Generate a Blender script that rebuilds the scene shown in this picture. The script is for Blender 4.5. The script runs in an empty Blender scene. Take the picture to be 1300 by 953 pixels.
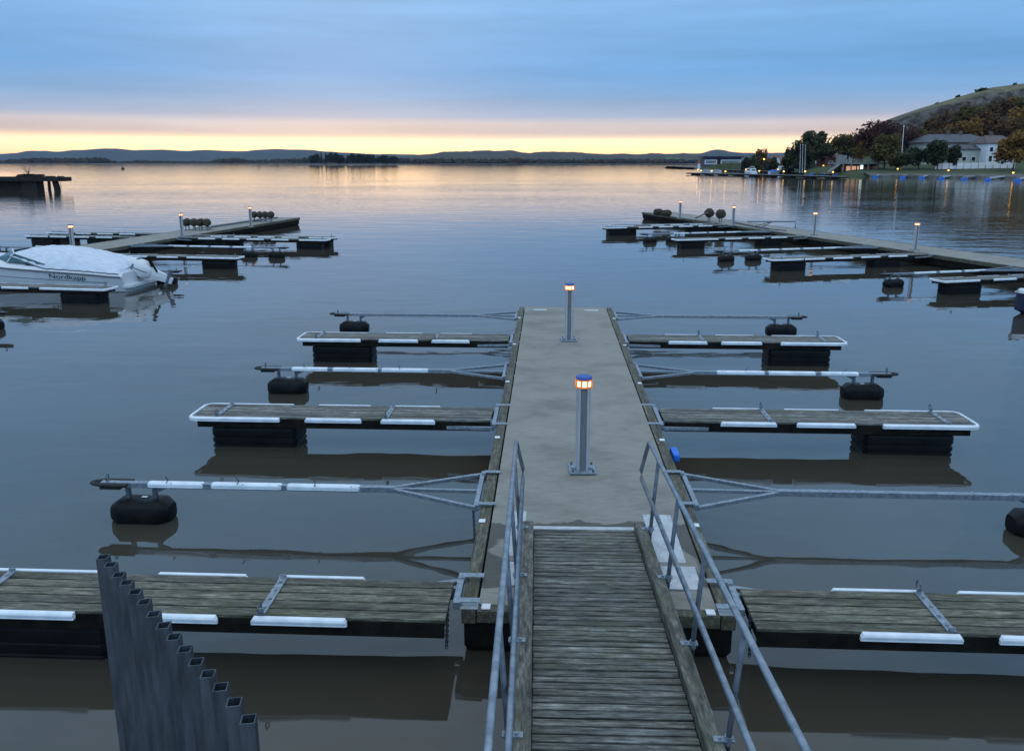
import bpy, math, random
from mathutils import Vector, Matrix, noise as mnoise
R = math.radians
rng = random.Random(7)
scene = bpy.context.scene
col = scene.collection

# ------------------------------------------------------------------ camera
CAMZ = 4.35
PITCH = math.atan(.2245)
SP, CP = math.sin(PITCH), math.cos(PITCH)
cd = bpy.data.cameras.new('camera'); cam = bpy.data.objects.new('camera', cd); col.objects.link(cam)
cam.location = (0, 0, CAMZ); cam.rotation_euler = (math.pi/2 - PITCH, 0, 0)
cd.sensor_fit = 'HORIZONTAL'; cd.sensor_width = 36; cd.lens = 27.69; cd.shift_y = -.035
cd.clip_start = .1; cd.clip_end = 30000
scene.camera = cam

# ------------------------------------------------------------------ sky
world = bpy.data.worlds.new('World'); scene.world = world; world.use_nodes = True
nt = world.node_tree; nt.nodes.clear()
def N(nt, kind, **kw):
    n = nt.nodes.new(kind)
    for k, v in kw.items():
        if k.startswith('i_'):
            n.inputs[k[2:].replace('_', ' ')].default_value = v
        else: setattr(n, k, v)
    return n
def math_node(nt, op, a=None, b=None, clamp=False):
    n = nt.nodes.new('ShaderNodeMath'); n.operation = op; n.use_clamp = clamp
    for i, v in enumerate((a, b)):
        if v is None: continue
        if isinstance(v, (int, float)): n.inputs[i].default_value = v
        else: nt.links.new(v, n.inputs[i])
    return n.outputs[0]
def ramp(nt, fac, stops, interp='LINEAR'):
    n = nt.nodes.new('ShaderNodeValToRGB'); n.color_ramp.interpolation = interp
    e = n.color_ramp.elements
    while len(e) > 1: e.remove(e[-1])
    e[0].position = stops[0][0]; e[0].color = (*stops[0][1], 1)
    for p, c in stops[1:]:
        k = e.new(p); k.color = (*c, 1)
    nt.links.new(fac, n.inputs[0]); return n.outputs[0]
def s2l(r, g, b, k=1.0):
    f = lambda c: (c/255/12.92 if c/255 <= .04045 else ((c/255+.055)/1.055)**2.4)*k
    return (f(r), f(g), f(b))
def mixc(nt, fac, a, b, mode='MIX'):
    n = nt.nodes.new('ShaderNodeMix'); n.data_type = 'RGBA'; n.blend_type = mode
    for sock, v in ((n.inputs[0], fac), (n.inputs[6], a), (n.inputs[7], b)):
        if isinstance(v, (int, float)): sock.default_value = v
        elif isinstance(v, tuple): sock.default_value = (*v[:3], 1)
        else: nt.links.new(v, sock)
    return n.outputs[2]
SUN_EL, SUN_AZ = R(6), R(-12)          # behind the far hills, a little left of the view
tc = N(nt, 'ShaderNodeTexCoord')
sep = N(nt, 'ShaderNodeSeparateXYZ'); nt.links.new(tc.outputs['Generated'], sep.inputs[0])
X, Y, Z = sep.outputs
mp = N(nt, 'ShaderNodeMapping'); mp.inputs['Scale'].default_value = (1.3, 1.3, 16)
nt.links.new(tc.outputs['Generated'], mp.inputs[0])
nz = N(nt, 'ShaderNodeTexNoise', i_Scale=3.0, i_Detail=5.0, i_Roughness=.55); nt.links.new(mp.outputs[0], nz.inputs['Vector'])
cloud = nz.outputs[0]
wob = math_node(nt, 'MULTIPLY', math_node(nt, 'SUBTRACT', cloud, .5), .006)
zc = math_node(nt, 'MAXIMUM', math_node(nt, 'ADD', Z, wob), 0)
sky = ramp(nt, zc, [
    (0.0,   (1.9, .98, .40)),
    (0.009, (2.1, 1.20, .48)),
    (0.016, (2.15, 1.42, .70)),
    (0.0255, (1.95, 1.40, .80)),
    (0.0305, (1.12, .88, .62)),
    (0.0340, s2l(232, 212, 202)),
    (0.047, s2l(222, 213, 216)),
    (0.0545, s2l(176, 192, 220)),
    (0.078, s2l(134, 180, 227)),
    (0.105, s2l(116, 175, 232)),
    (0.150, s2l(128, 183, 237)),
    (0.205, s2l(141, 191, 241)),
    (0.32, s2l(142, 200, 252, 1.12)),
    (0.45, s2l(155, 208, 255, 1.32)),
    (0.65, s2l(200, 222, 244, 1.3)),
    (1.0,  s2l(215, 226, 240, 1.2))])
# the afterglow fades to a dusky pink towards the right of the view and behind it
az = math_node(nt, 'ARCTAN2', X, Y)
side = math_node(nt, 'MULTIPLY', math_node(nt, 'SUBTRACT', math_node(nt, 'ABSOLUTE', math_node(nt, 'ADD', az, .12)), .36), 2.4, True)
low = math_node(nt, 'SUBTRACT', 1.0, math_node(nt, 'DIVIDE', Z, .06), True)
sky = mixc(nt, math_node(nt, 'MULTIPLY', math_node(nt, 'MULTIPLY', side, low), .85), sky, s2l(226, 190, 186))
# cloud mottling; the cover behind the camera is thinner and brighter
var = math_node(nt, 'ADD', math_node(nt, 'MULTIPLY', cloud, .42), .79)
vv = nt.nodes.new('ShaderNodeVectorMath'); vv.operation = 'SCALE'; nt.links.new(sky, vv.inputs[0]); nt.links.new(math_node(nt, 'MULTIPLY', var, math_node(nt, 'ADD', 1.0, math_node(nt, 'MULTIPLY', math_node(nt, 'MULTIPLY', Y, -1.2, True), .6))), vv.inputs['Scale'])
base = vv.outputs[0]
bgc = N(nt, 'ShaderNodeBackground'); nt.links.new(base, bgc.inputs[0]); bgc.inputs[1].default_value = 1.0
st = N(nt, 'ShaderNodeTexSky', sky_type='NISHITA', sun_disc=False, sun_elevation=SUN_EL, sun_rotation=SUN_AZ)
bgs = N(nt, 'ShaderNodeBackground'); nt.links.new(st.outputs[0], bgs.inputs[0]); bgs.inputs[1].default_value = .05
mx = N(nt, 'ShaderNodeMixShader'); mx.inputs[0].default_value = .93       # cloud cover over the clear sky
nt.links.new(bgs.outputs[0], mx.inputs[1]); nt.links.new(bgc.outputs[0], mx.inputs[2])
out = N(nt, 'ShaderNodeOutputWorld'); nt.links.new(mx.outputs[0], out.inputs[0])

sd = bpy.data.lights.new('sun', 'SUN'); sd.energy = .05; sd.angle = R(90); sd.color = (1, .72, .48); sd.specular_factor = 0
so = bpy.data.objects.new('sun', sd); col.objects.link(so)
sdir = Vector((math.sin(SUN_AZ)*math.cos(SUN_EL), math.cos(SUN_AZ)*math.cos(SUN_EL), math.sin(SUN_EL)))
so.rotation_euler = sdir.to_track_quat('Z', 'Y').to_euler()
vs = scene.view_settings; vs.view_transform = 'Standard'; vs.look = 'None'; vs.exposure = 0; vs.gamma = 1; vs.use_curve_mapping = False
scene.cycles.volume_bounces = 0; scene.cycles.max_bounces = 6
scene.cycles.use_denoising = True

HAZE = 2.9e-5
# ------------------------------------------------------------------ helpers
def ray(px, py):
    x, v = (px-650)/1000, (py-431)/1000
    return Vector((x, CP - v*SP, -(SP + v*CP)))
def at(px, py, z=0.0):
    r = ray(px, py); t = (CAMZ - z)/-r.z
    return Vector((r.x*t, r.y*t, z))
def atY(px, py, Y):
    r = ray(px, py); t = Y/r.y
    return Vector((r.x*t, Y, CAMZ + r.z*t))

class MB:
    def __init__(s): s.v = []; s.f = []
    def add(s, vs, fs):
        n = len(s.v); s.v += [tuple(p) for p in vs]; s.f += [tuple(i+n for i in f) for f in fs]; return s
    def box(s, c, d, rz=0, M=None):
        x, y, z = d[0]/2, d[1]/2, d[2]/2
        p = [Vector((a*x, b*y, e*z)) for e in (-1, 1) for b in (-1, 1) for a in (-1, 1)]
        rm = Matrix.Rotation(rz, 3, 'Z') if rz else None
        if M is not None: rm = M
        p = [((rm @ q) if rm is not None else q) + Vector(c) for q in p]
        return s.add(p, [(0,2,3,1), (4,5,7,6), (0,1,5,4), (2,6,7,3), (0,4,6,2), (1,3,7,5)])
    def bar(s, a, b, w, h, up=(0,0,1)):
        a, b = Vector(a), Vector(b); d = (b-a).normalized(); up = Vector(up)
        if abs(d.dot(up)) > .99: up = Vector((0,1,0))
        x = d.cross(up).normalized(); y = x.cross(d)
        p = [q + x*i*w/2 + y*j*h/2 for q in (a, b) for i, j in ((-1,-1),(1,-1),(1,1),(-1,1))]
        return s.add(p, [(0,1,2,3), (7,6,5,4), (0,4,5,1), (1,5,6,2), (2,6,7,3), (3,7,4,0)])
    def tube(s, pts, r, n=8, r2=None, cap=True):
        pts = [Vector(p) for p in pts]; k = len(pts); rings = []
        for i, p in enumerate(pts):
            t = (pts[min(i+1, k-1)] - pts[max(i-1, 0)]).normalized()
            up = Vector((0,0,1)) if abs(t.z) < .9 else Vector((0,1,0))
            x = t.cross(up).normalized(); y = x.cross(t)
            rr = r if r2 is None else r + (r2-r)*i/max(1, k-1)
            rings += [p + (x*math.cos(2*math.pi*j/n) + y*math.sin(2*math.pi*j/n))*rr for j in range(n)]
        fs = [(i*n+j, i*n+(j+1) % n, (i+1)*n+(j+1) % n, (i+1)*n+j) for i in range(k-1) for j in range(n)]
        if cap: fs += [tuple(range(n-1, -1, -1)), tuple(range((k-1)*n, k*n))]
        return s.add(rings, fs)
    def loft(s, secs, closed=True, cap=True):
        n = len(secs[0]); v = [p for q in secs for p in q]; m = n if closed else n-1
        fs = [(i*n+j, i*n+(j+1) % n, (i+1)*n+(j+1) % n, (i+1)*n+j) for i in range(len(secs)-1) for j in range(m)]
        if cap: fs += [tuple(range(n-1, -1, -1)), tuple(range((len(secs)-1)*n, len(secs)*n))]
        return s.add(v, fs)
    def lathe(s, prof, c=(0,0,0), n=16):
        c = Vector(c)
        secs = [[c + Vector((r*math.cos(2*math.pi*j/n), r*math.sin(2*math.pi*j/n), z)) for j in range(n)] for r, z in prof]
        return s.loft(secs)
    def prism(s, poly, z0, z1):
        return s.loft([[(x, y, z0) for x, y in poly], [(x, y, z1) for x, y in poly]])
    def mesh(s, name, mat, smooth=False):
        m = bpy.data.meshes.new(name); m.from_pydata(s.v, [], s.f); m.update()
        m.materials.append(mat)
        if smooth: m.shade_smooth()
        return m
def tag(o, label=None, cat=None, group=None, kind=None):
    if label: o['label'] = label
    if cat: o['category'] = cat
    if group: o['group'] = group
    if kind: o['kind'] = kind
    return o
def part(name, mb, mat, parent=None, bevel=0, smooth=False, loc=None, label=None):
    o = bpy.data.objects.new(name, mb.mesh(name, mat, smooth)); col.objects.link(o)
    if parent is not None: o.parent = parent
    if loc: o.location = loc
    if bevel:
        b = o.modifiers.new('bevel', 'BEVEL'); b.width = bevel; b.segments = 2; b.limit_method = 'ANGLE'; b.angle_limit = R(35)
    if label: o['label'] = label
    return o
def thing(name, label, cat, loc=(0,0,0), rz=0, group=None):
    o = bpy.data.objects.new(name, None); col.objects.link(o); o.empty_display_size = .2
    o.location = loc; o.rotation_euler = (0, 0, rz)
    return tag(o, label, cat, group)
KIDS = {}
def copy_tree(src, parent=None):
    c = src.copy(); col.objects.link(c)
    if parent is not None: c.parent = parent
    for ch in list(src.children): copy_tree(ch, c)
    return c
def struct(name, mb, mat, smooth=False):
    return tag(part(name, mb, mat, None, smooth=smooth), kind='structure')

# ------------------------------------------------------------------ materials
def mat(name):
    m = bpy.data.materials.new(name); m.use_nodes = True
    return m, m.node_tree, m.node_tree.nodes['Principled BSDF']
def noise(nt, vec, scale, detail=4, rough=.6, stretch=None, dist=0):
    if stretch:
        mp = N(nt, 'ShaderNodeMapping'); mp.inputs['Scale'].default_value = stretch; nt.links.new(vec, mp.inputs[0]); vec = mp.outputs[0]
    n = N(nt, 'ShaderNodeTexNoise', i_Scale=scale, i_Detail=float(detail), i_Roughness=rough, i_Distortion=float(dist)); nt.links.new(vec, n.inputs['Vector'])
    return n.outputs[0]
def objc(nt): return N(nt, 'ShaderNodeTexCoord').outputs['Object']
def bump(nt, h, strength, dist, bs):
    b = N(nt, 'ShaderNodeBump'); b.inputs['Strength'].default_value = strength; b.inputs['Distance'].default_value = dist
    nt.links.new(h, b.inputs['Height']); nt.links.new(b.outputs[0], bs.inputs['Normal']); return b
def simple(name, c1, c2=None, rough=.6, metal=0, scale=6, stretch=None, bmp=0, lo=.35, hi=.65, spec=None):
    m, nt, bs = mat(name)
    bs.inputs['Roughness'].default_value = rough; bs.inputs['Metallic'].default_value = metal
    if spec is not None: bs.inputs['Specular IOR Level'].default_value = spec
    v = objc(nt)
    f = noise(nt, v, scale, 5, .6, stretch)
    c = ramp(nt, f, [(lo, c1), (hi, c2 or tuple(x*.75 for x in c1))])
    nt.links.new(c, bs.inputs['Base Color'])
    if bmp: bump(nt, f, .6, bmp, bs)
    return m
def wood(name, a, b, moss, mossamt, along, scale=1.0):
    m, nt, bs = mat(name); v = objc(nt)
    st = {'x': (1.2, 26, 26), 'y': (26, 1.2, 26)}[along]
    g = noise(nt, v, 3*scale, 6, .65, st)
    big = noise(nt, v, 1.6, 4, .6)
    geo = N(nt, 'ShaderNodeNewGeometry')
    isl = geo.outputs['Random Per Island']
    c = ramp(nt, g, [(.36, a), (.60, b)])
    st2 = noise(nt, v, 1.1, 5, .7, tuple(q*.35 + .6 for q in st))
    c = mixc(nt, 1.0, c, ramp(nt, st2, [(.35, (.45, .43, .40)), (.5, (.95, .95, .95)), (.68, (1.35, 1.38, 1.42))]), 'MULTIPLY')
    c = mixc(nt, 1.0, c, ramp(nt, isl, [(0, (.62, .62, .62)), (.5, (.9, .9, .88)), (1, (1.2, 1.18, 1.12))]), 'MULTIPLY')
    spk = noise(nt, v, 9, 3, .6)
    wth = noise(nt, v, 7, 6, .75, tuple(max(1, q*.16) for q in st))
    c = mixc(nt, 1.0, c, ramp(nt, wth, [(.36, (.50, .50, .48)), (.5, (1, 1, 1)), (.63, (1.65, 1.68, 1.72))]), 'MULTIPLY')
    mf = math_node(nt, 'MULTIPLY', ramp(nt, big, [(.46, (0,0,0)), (.66, (1,1,1))]), ramp(nt, spk, [(.35, (0,0,0)), (.6, (1,1,1))]))
    c = mixc(nt, math_node(nt, 'MULTIPLY', mf, mossamt), c, moss)
    nt.links.new(c, bs.inputs['Base Color']); bs.inputs['Roughness'].default_value = .72
    bump(nt, g, .7, .004, bs)
    return m
M = {}
M['galv'] = simple('galvanised_steel', (.18, .21, .24), (.33, .37, .41), .45, .6, 22)
M['galv_dark'] = simple('dull_steel', (.10, .115, .135), (.19, .205, .23), .5, .6, 14, (1, 1, .25))
M['rail'] = simple('rail_tube', (.155, .195, .24), (.25, .30, .35), .42, .55, 9, lo=.4, hi=.6)  # base tinted blue to paint in the reflected sky
M['fence'] = simple('fence_steel', (.035, .044, .056), (.095, .115, .14), .5, .5, 7, (3, 3, .5), lo=.35, hi=.7)
M['shaded_post_steel'] = simple('shaded_post_steel', (.07, .085, .105), (.13, .15, .18), .5, .5, 12)  # darker than the rails: shade on the posts put into the colour
M['timber'] = wood('fender_timber', (.055, .048, .032), (.15, .135, .095), (.05, .062, .018), .7, 'y')
M['plank_long'] = wood('finger_planks', (.030, .028, .025), (.21, .20, .18), (.07, .085, .022), .45, 'x')
M['plank_mossy'] = wood('mossy_planks', (.022, .022, .014), (.18, .165, .125), (.06, .072, .02), .55, 'x')
M['plank_cross'] = wood('gangway_planks', (.030, .029, .025), (.20, .195, .175), (.065, .075, .022), .5, 'x')
M['plank_side'] = wood('gangway_side_timber', (.06, .055, .045), (.17, .16, .13), (.07, .085, .03), .5, 'y')
M['black'] = simple('black_plastic', (.004, .004, .005), (.010, .010, .011), .5, 0, 5, spec=.16)
M['frame_dark'] = simple('dark_frame', (.006, .0055, .005), (.016, .014, .011), .85, 0, 7, spec=.12)
M['white_pl'] = simple('white_plastic', (.62, .66, .70), (.80, .83, .86), .35, 0, 5)
M['white_paint'] = simple('white_paint', (.74, .75, .76), (.80, .81, .82), .6, 0, .6)
M['rubber'] = simple('rubber', (.012, .012, .012), (.025, .024, .022), .7)
M['plate'] = simple('aluminium_plate', (.40, .42, .43), (.56, .57, .58), .5, .35, 9)
M['alu'] = simple('post_aluminium', (.40, .42, .44), (.50, .52, .54), .42, .35, 7, (4, 4, .4))
M['post_grey'] = simple('post_grey_panel', (.12, .13, .135), (.17, .18, .185), .6, .1, 8, (4, 4, .4))
M['blue_cap'] = simple('blue_cap', (.02, .07, .30), (.03, .10, .38), .5)
M['blue_pl'] = simple('blue_plastic', (.01, .12, .55), (.015, .17, .66), .45)
M['fuzzy'] = simple('mussel_crust', (.015, .013, .009), (.07, .058, .035), .95, 0, 26, bmp=.03)
M['navy'] = simple('navy_paint', (.012, .018, .045), (.02, .028, .06), .6)
M['tag'] = simple('white_tag', (.66, .68, .70), (.74, .76, .78), .5)
def emis(name, c, s):
    m, nt, bs = mat(name); bs.inputs['Base Color'].default_value = (*c, 1); bs.inputs['Emission Color'].default_value = (*c, 1); bs.inputs['Emission Strength'].default_value = s; return m
M['glow'] = emis('lamp_glow', (1, .52, .16), 4.2)
M['glow_hot'] = emis('lamp_core', (1, .72, .38), 2.6)
M['glow_far'] = emis('far_lamp_glow', (1, .48, .08), 4.5)
M['glow_win'] = emis('lit_window', (1, .50, .30), .5)

# concrete: broom-finished lines across the deck, wet dark patches in front of the gangway
def concrete(name, wet):
    m, nt, bs = mat(name); v = objc(nt)
    fine = noise(nt, v, 4, 6, .7, (1.0, 14, 1))
    big = noise(nt, v, .9, 5, .6, (1, 1.6, 1))
    grit = noise(nt, v, 120, 2, .6)
    c = ramp(nt, fine, [(.32, (.165, .155, .13)), (.5, (.245, .232, .20)), (.68, (.29, .278, .245))])
    c = mixc(nt, 1.0, c, ramp(nt, big, [(.3, (.72, .70, .68)), (.5, (1, 1, 1)), (.72, (1.12, 1.12, 1.12))]), 'MULTIPLY')
    c = mixc(nt, 1.0, c, ramp(nt, grit, [(.3, (.9, .9, .9)), (.7, (1.06, 1.06, 1.06))]), 'MULTIPLY')
    spots = noise(nt, v, 3.1, 2, .5)
    c = mixc(nt, ramp(nt, spots, [(.72, (0,0,0)), (.76, (.6,.6,.6))]), c, (.10, .095, .08))
    if wet:
        sp = N(nt, 'ShaderNodeSeparateXYZ'); nt.links.new(v, sp.inputs[0])
        w = noise(nt, v, 1.5, 3, .5)
        lo = math_node(nt, 'GREATER_THAN', math_node(nt, 'ADD', sp.outputs[1], math_node(nt, 'MULTIPLY', w, .6)), .72)
        hi = math_node(nt, 'LESS_THAN', math_node(nt, 'ADD', sp.outputs[1], math_node(nt, 'MULTIPLY', w, .9)), 2.22)
        pat = noise(nt, v, 1.35, 2, .4, None, .4)
        blob = ramp(nt, pat, [(.40, (0,0,0)), (.415, (1,1,1))])
        f = math_node(nt, 'MULTIPLY', math_node(nt, 'MULTIPLY', lo, hi), blob)
        c = mixc(nt, f, c, mixc(nt, 1.0, c, (.36, .36, .36), 'MULTIPLY'))
        nt.links.new(math_node(nt, 'SUBTRACT', .85, math_node(nt, 'MULTIPLY', f, .12)), bs.inputs['Roughness'])
    else: bs.inputs['Roughness'].default_value = .85
    nt.links.new(c, bs.inputs['Base Color'])
    bump(nt, fine, .35, .004, bs)
    return m
M['concrete'] = concrete('deck_concrete', True)
M['concrete_dry'] = concrete('far_deck_concrete', False)

# water
m, nt, bs = mat('harbour_water'); M['water'] = m
geo = N(nt, 'ShaderNodeNewGeometry'); P = geo.outputs['Position']
sp = N(nt, 'ShaderNodeSeparateXYZ'); nt.links.new(P, sp.inputs[0])
swell = noise(nt, P, .35, 2, .5, (.7, 1.5, 1))
und = noise(nt, P, 1.1, 2, .5, (.6, 1.4, 1))
rip = noise(nt, P, 1.6, 3, .55, (.35, 1.25, 1))
rip2 = noise(nt, P, .30, 3, .6, (.35, 1.4, 1))
patch = noise(nt, P, .022, 3, .55, (1, 2.2, 1))
far = math_node(nt, 'DIVIDE', math_node(nt, 'SUBTRACT', sp.outputs[1], 34), 60, True)
# the open water to the right of the slips is more ruffled
rt = math_node(nt, 'DIVIDE', math_node(nt, 'SUBTRACT', math_node(nt, 'ADD', sp.outputs[0], math_node(nt, 'MULTIPLY', sp.outputs[1], .05)), 17), 16, True)
near_far = math_node(nt, 'MAXIMUM', far, math_node(nt, 'MULTIPLY', rt, math_node(nt, 'DIVIDE', math_node(nt, 'SUBTRACT', sp.outputs[1], 26), 20, True)))
pm = ramp(nt, patch, [(.35, (.35,.35,.35)), (.62, (1,1,1))])
calm = math_node(nt, 'SUBTRACT', 1.35, math_node(nt, 'MULTIPLY', math_node(nt, 'DIVIDE', math_node(nt, 'SUBTRACT', sp.outputs[1], 75), 160, True), 1.12))
amp = math_node(nt, 'MULTIPLY', math_node(nt, 'MULTIPLY', near_far, calm), pm)
h = math_node(nt, 'ADD', math_node(nt, 'MULTIPLY', swell, .022), math_node(nt, 'MULTIPLY', und, .008))
h = math_node(nt, 'ADD', h, math_node(nt, 'MULTIPLY', math_node(nt, 'MULTIPLY', rip, amp), .017))
h = math_node(nt, 'ADD', h, math_node(nt, 'MULTIPLY', math_node(nt, 'MULTIPLY', rip2, math_node(nt, 'MULTIPLY', far, calm)), .010))
b = N(nt, 'ShaderNodeBump'); b.inputs['Strength'].default_value = 1; b.inputs['Distance'].default_value = 1
nt.links.new(h, b.inputs['Height']); nt.links.new(b.outputs[0], bs.inputs['Normal'])
murk = noise(nt, P, .13, 3, .5)
nt.links.new(ramp(nt, murk, [(.3, (.041, .037, .028)), (.7, (.052, .047, .036))]), bs.inputs['Base Color'])
bs.inputs['Roughness'].default_value = .03; bs.inputs['IOR'].default_value = 1.52

# ------------------------------------------------------------------ setting: water, quay, seabed
w = MB().add([(-9000, -60, 0), (9000, -60, 0), (9000, 12000, 0), (-9000, 12000, 0)], [(0,1,2,3)])
struct('water', w, M['water'])
q = MB().box((0, -8.4, -.6), (60, 23, 3.1))          # quay the gangway is hinged on; its front edge is just below the frame
struct('quay', q, M['concrete_dry'])

# ------------------------------------------------------------------ bollard lamp
def make_lamp():
    t = thing('bollard_lamp', '-', 'lamp')
    b = MB().box((0, 0, .012), (.34, .34, .02)); bp = part('base_plate', b, M['galv'], t, .004)
    for x in (-1, 1):
        for y in (-1, 1):
            part('bolt', MB().lathe([(.016, 0), (.016, .03), (.008, .034)], (x*.13, y*.13, .022), 6), M['galv_dark'], bp)
    for x in (-1, 1):
        part('gusset', MB().prism([(x*.09, -.05), (x*.14, -.05), (x*.14, .05), (x*.09, .05)][::x], .022, .045), M['galv'], bp)
    pr = []                                              # rounded aluminium side profiles
    for sx in (-1, 1):
        p = [(sx*(.042 + .048*math.cos(a)), .075*math.sin(a)) for a in [R(-90 + 18*i) for i in range(11)]]
        if sx < 0: p = p[::-1]
        part('side_profile', MB().prism(p, .022, 1.10), M['alu'], t, smooth=False)
    part('front_panel', MB().box((0, 0, .56), (.082, .135, 1.076)), M['post_grey'], t)
    oc = lambda r, a0=22.5: [(r*math.cos(R(a0+45*i)), r*math.sin(R(a0+45*i))) for i in range(8)]
    hd = MB().prism(oc(.085), 1.10, 1.115); part('collar', hd, M['galv_dark'], t)
    g = part('lantern', MB().prism(oc(.098), 1.115, 1.212), M['glow_hot'], t)
    fr = MB()
    for x, y in oc(.102): fr.bar((x, y, 1.112), (x, y, 1.215), .020, .020)
    for z in (1.118, 1.208):
        c = oc(.103)
        for i in range(8): fr.bar((*c[i], z), (*c[(i+1) % 8], z), .016, .018)
    part('lantern_frame', fr, emis('amber_rim', (.8, .20, .04), .35), g)
    c = MB().loft([[(x, y, z) for x, y in oc(r)] for r, z in ((.108, 1.216), (.108, 1.232), (.098, 1.25), (.03, 1.256))])
    part('cap', c, M['blue_cap'], t)
    return t
lamp0 = make_lamp(); lamp_used = [False]
def lamp(loc, label, group=None):
    t = lamp0 if not lamp_used[0] else copy_tree(lamp0)
    lamp_used[0] = True
    t.location = loc; tag(t, label, 'lamp', group); return t

# ------------------------------------------------------------------ mooring fingers
FW = .66                                                   # walkway finger width
def walkway_mesh(L, fenders, floats, straps, span=(-.47, .47)):
    """parts of one walkway finger: x runs outward from the pontoon edge"""
    P = []
    x0 = .13
    d = MB(); n = 5; pw = FW/n
    for i in range(n):
        y = -FW/2 + pw*(i+.5)
        d.box(((x0+L)/2 - .02, y, .485), (L-x0-.04, pw-.019, .03))
    P.append(('deck', d, 'plank_long', .003, None))
    f = MB()
    for s in (-1, 1): f.box(((x0+L)/2 - .05, s*(FW/2-.02), .40), (L-x0-.12, .045, .138))
    f.box(((x0+L)/2 - .05, 0, .455), (L-x0-.2, FW-.10, .012))  # dark sheet added beneath the planks, standing for shade in the gaps
    for x in (x0+.05, (x0+L)/2, L-.16): f.box((x, 0, .40), (.05, FW-.13, .11))
    P.append(('frame', f, 'frame_dark', 0, None))
    b = MB()
    b.bar((.07, span[0], .46), (.07, span[1], .46), .06, .06)
    for y in span: b.box((-.05, y, .505), (.20, .075, .012)); b.box((.06, y, .47), (.07, .09, .07))
    for s in (-1, 1):
        if abs(span[(s+1)//2]) < .4: continue
        b.bar((.07, s*.46, .42), (.80, s*.33, .38), .05, .05)
        b.box((.10, s*.28, .42), (.10, .05, .10))
    P.append(('bracket', b, 'galv', .003, None))
    for s in (-1, 1):
        for a, c in fenders:
            m = MB(); yy = s*(FW/2+.03)
            sec = lambda x, k=1.0: [(x, yy + s*o*k, .43 + z*k) for o, z in ((-.03, .008), (.006, .004), (.018, .010), (.018, .019), (.006, .023), (.007, .030), (.022, .034), (.023, .054), (.012, .071), (-.03, .074))][::s]
            m.loft([sec(a, .6), sec(a+.02), sec(c-.02), sec(c, .6)])
            P.append(('fender', m, 'white_pl', .004, None))
    # rounded bumper round the free end
    m = MB(); pts = []
    r = .12; xe = L + .02; ye = FW/2 + .035
    pts = [(L-1.42, -ye)] + [(L-.5, -ye)] + [(xe - r + r*math.sin(R(a)), -ye + r - r*math.cos(R(a))) for a in (0, 30, 60, 90)] \
        + [(xe - r + r*math.cos(R(a)), ye - r + r*math.sin(R(a))) for a in (0, 30, 60, 90)] + [(L-.5, ye), (L-1.42, ye)]
    secs = []
    for i, (x, y) in enumerate(pts):
        ax, ay = pts[max(i-1, 0)]; bx, by = pts[min(i+1, len(pts)-1)]
        t = Vector((bx-ax, by-ay, 0)).normalized(); nrm = Vector((t.y, -t.x, 0))
        secs.append([Vector((x, y, .43+z)) + nrm*o for o, z in ((-.03, .008), (.006, .004), (.018, .010), (.018, .019), (.006, .023), (.007, .030), (.022, .034), (.023, .054), (.012, .071), (-.03, .074))])
    m.loft(secs); P.append(('end_bumper', m, 'white_pl', .004, None))
    for sx in straps:
        m = MB().box((sx, 0, .507), (.075, FW-.04, .012))
        for k in range(4): m.lathe([(.016, 0), (.016, .012)], (sx, -.22+.145*k, .513), 8)
        m.box((sx, FW/2-.03, .53), (.05, .012, .05)); m.box((sx, -FW/2+.03, .525), (.06, .012, .035))
        ring = MB(); a = [R(20*i) for i in range(19)]
        ring.tube([(sx+.0, FW/2-.005+.035*math.cos(t)*1.2, .57+.045*math.sin(t)) for t in a], .008, 6, cap=False)
        P.append(('strap', m, 'galv', 0, ('ring', ring, 'galv_dark')))
    for fx in floats:
        m = MB(); l, wd = 1.34, .60
        prof = [(-.22, .94), (-.05, 1), (.02, 1), (.03, .95), (.055, .95), (.065, 1), (.13, 1), (.14, .95), (.165, .95), (.175, 1), (.27, 1), (.30, .97), (.325, .9)]
        secs = []
        for z, k in prof:
            a, c = l/2 - (1-k)*.3, wd/2 - (1-k)*.3; e = .05
            secs.append([(fx+x, y, z) for x, y in ((-a, -c+e), (-a+e, -c), (a-e, -c), (a, -c+e), (a, c-e), (a-e, c), (-a+e, c), (-a, c-e))])
        m.loft(secs); P.append(('float', m, 'black', 0, None))
    return P
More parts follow.
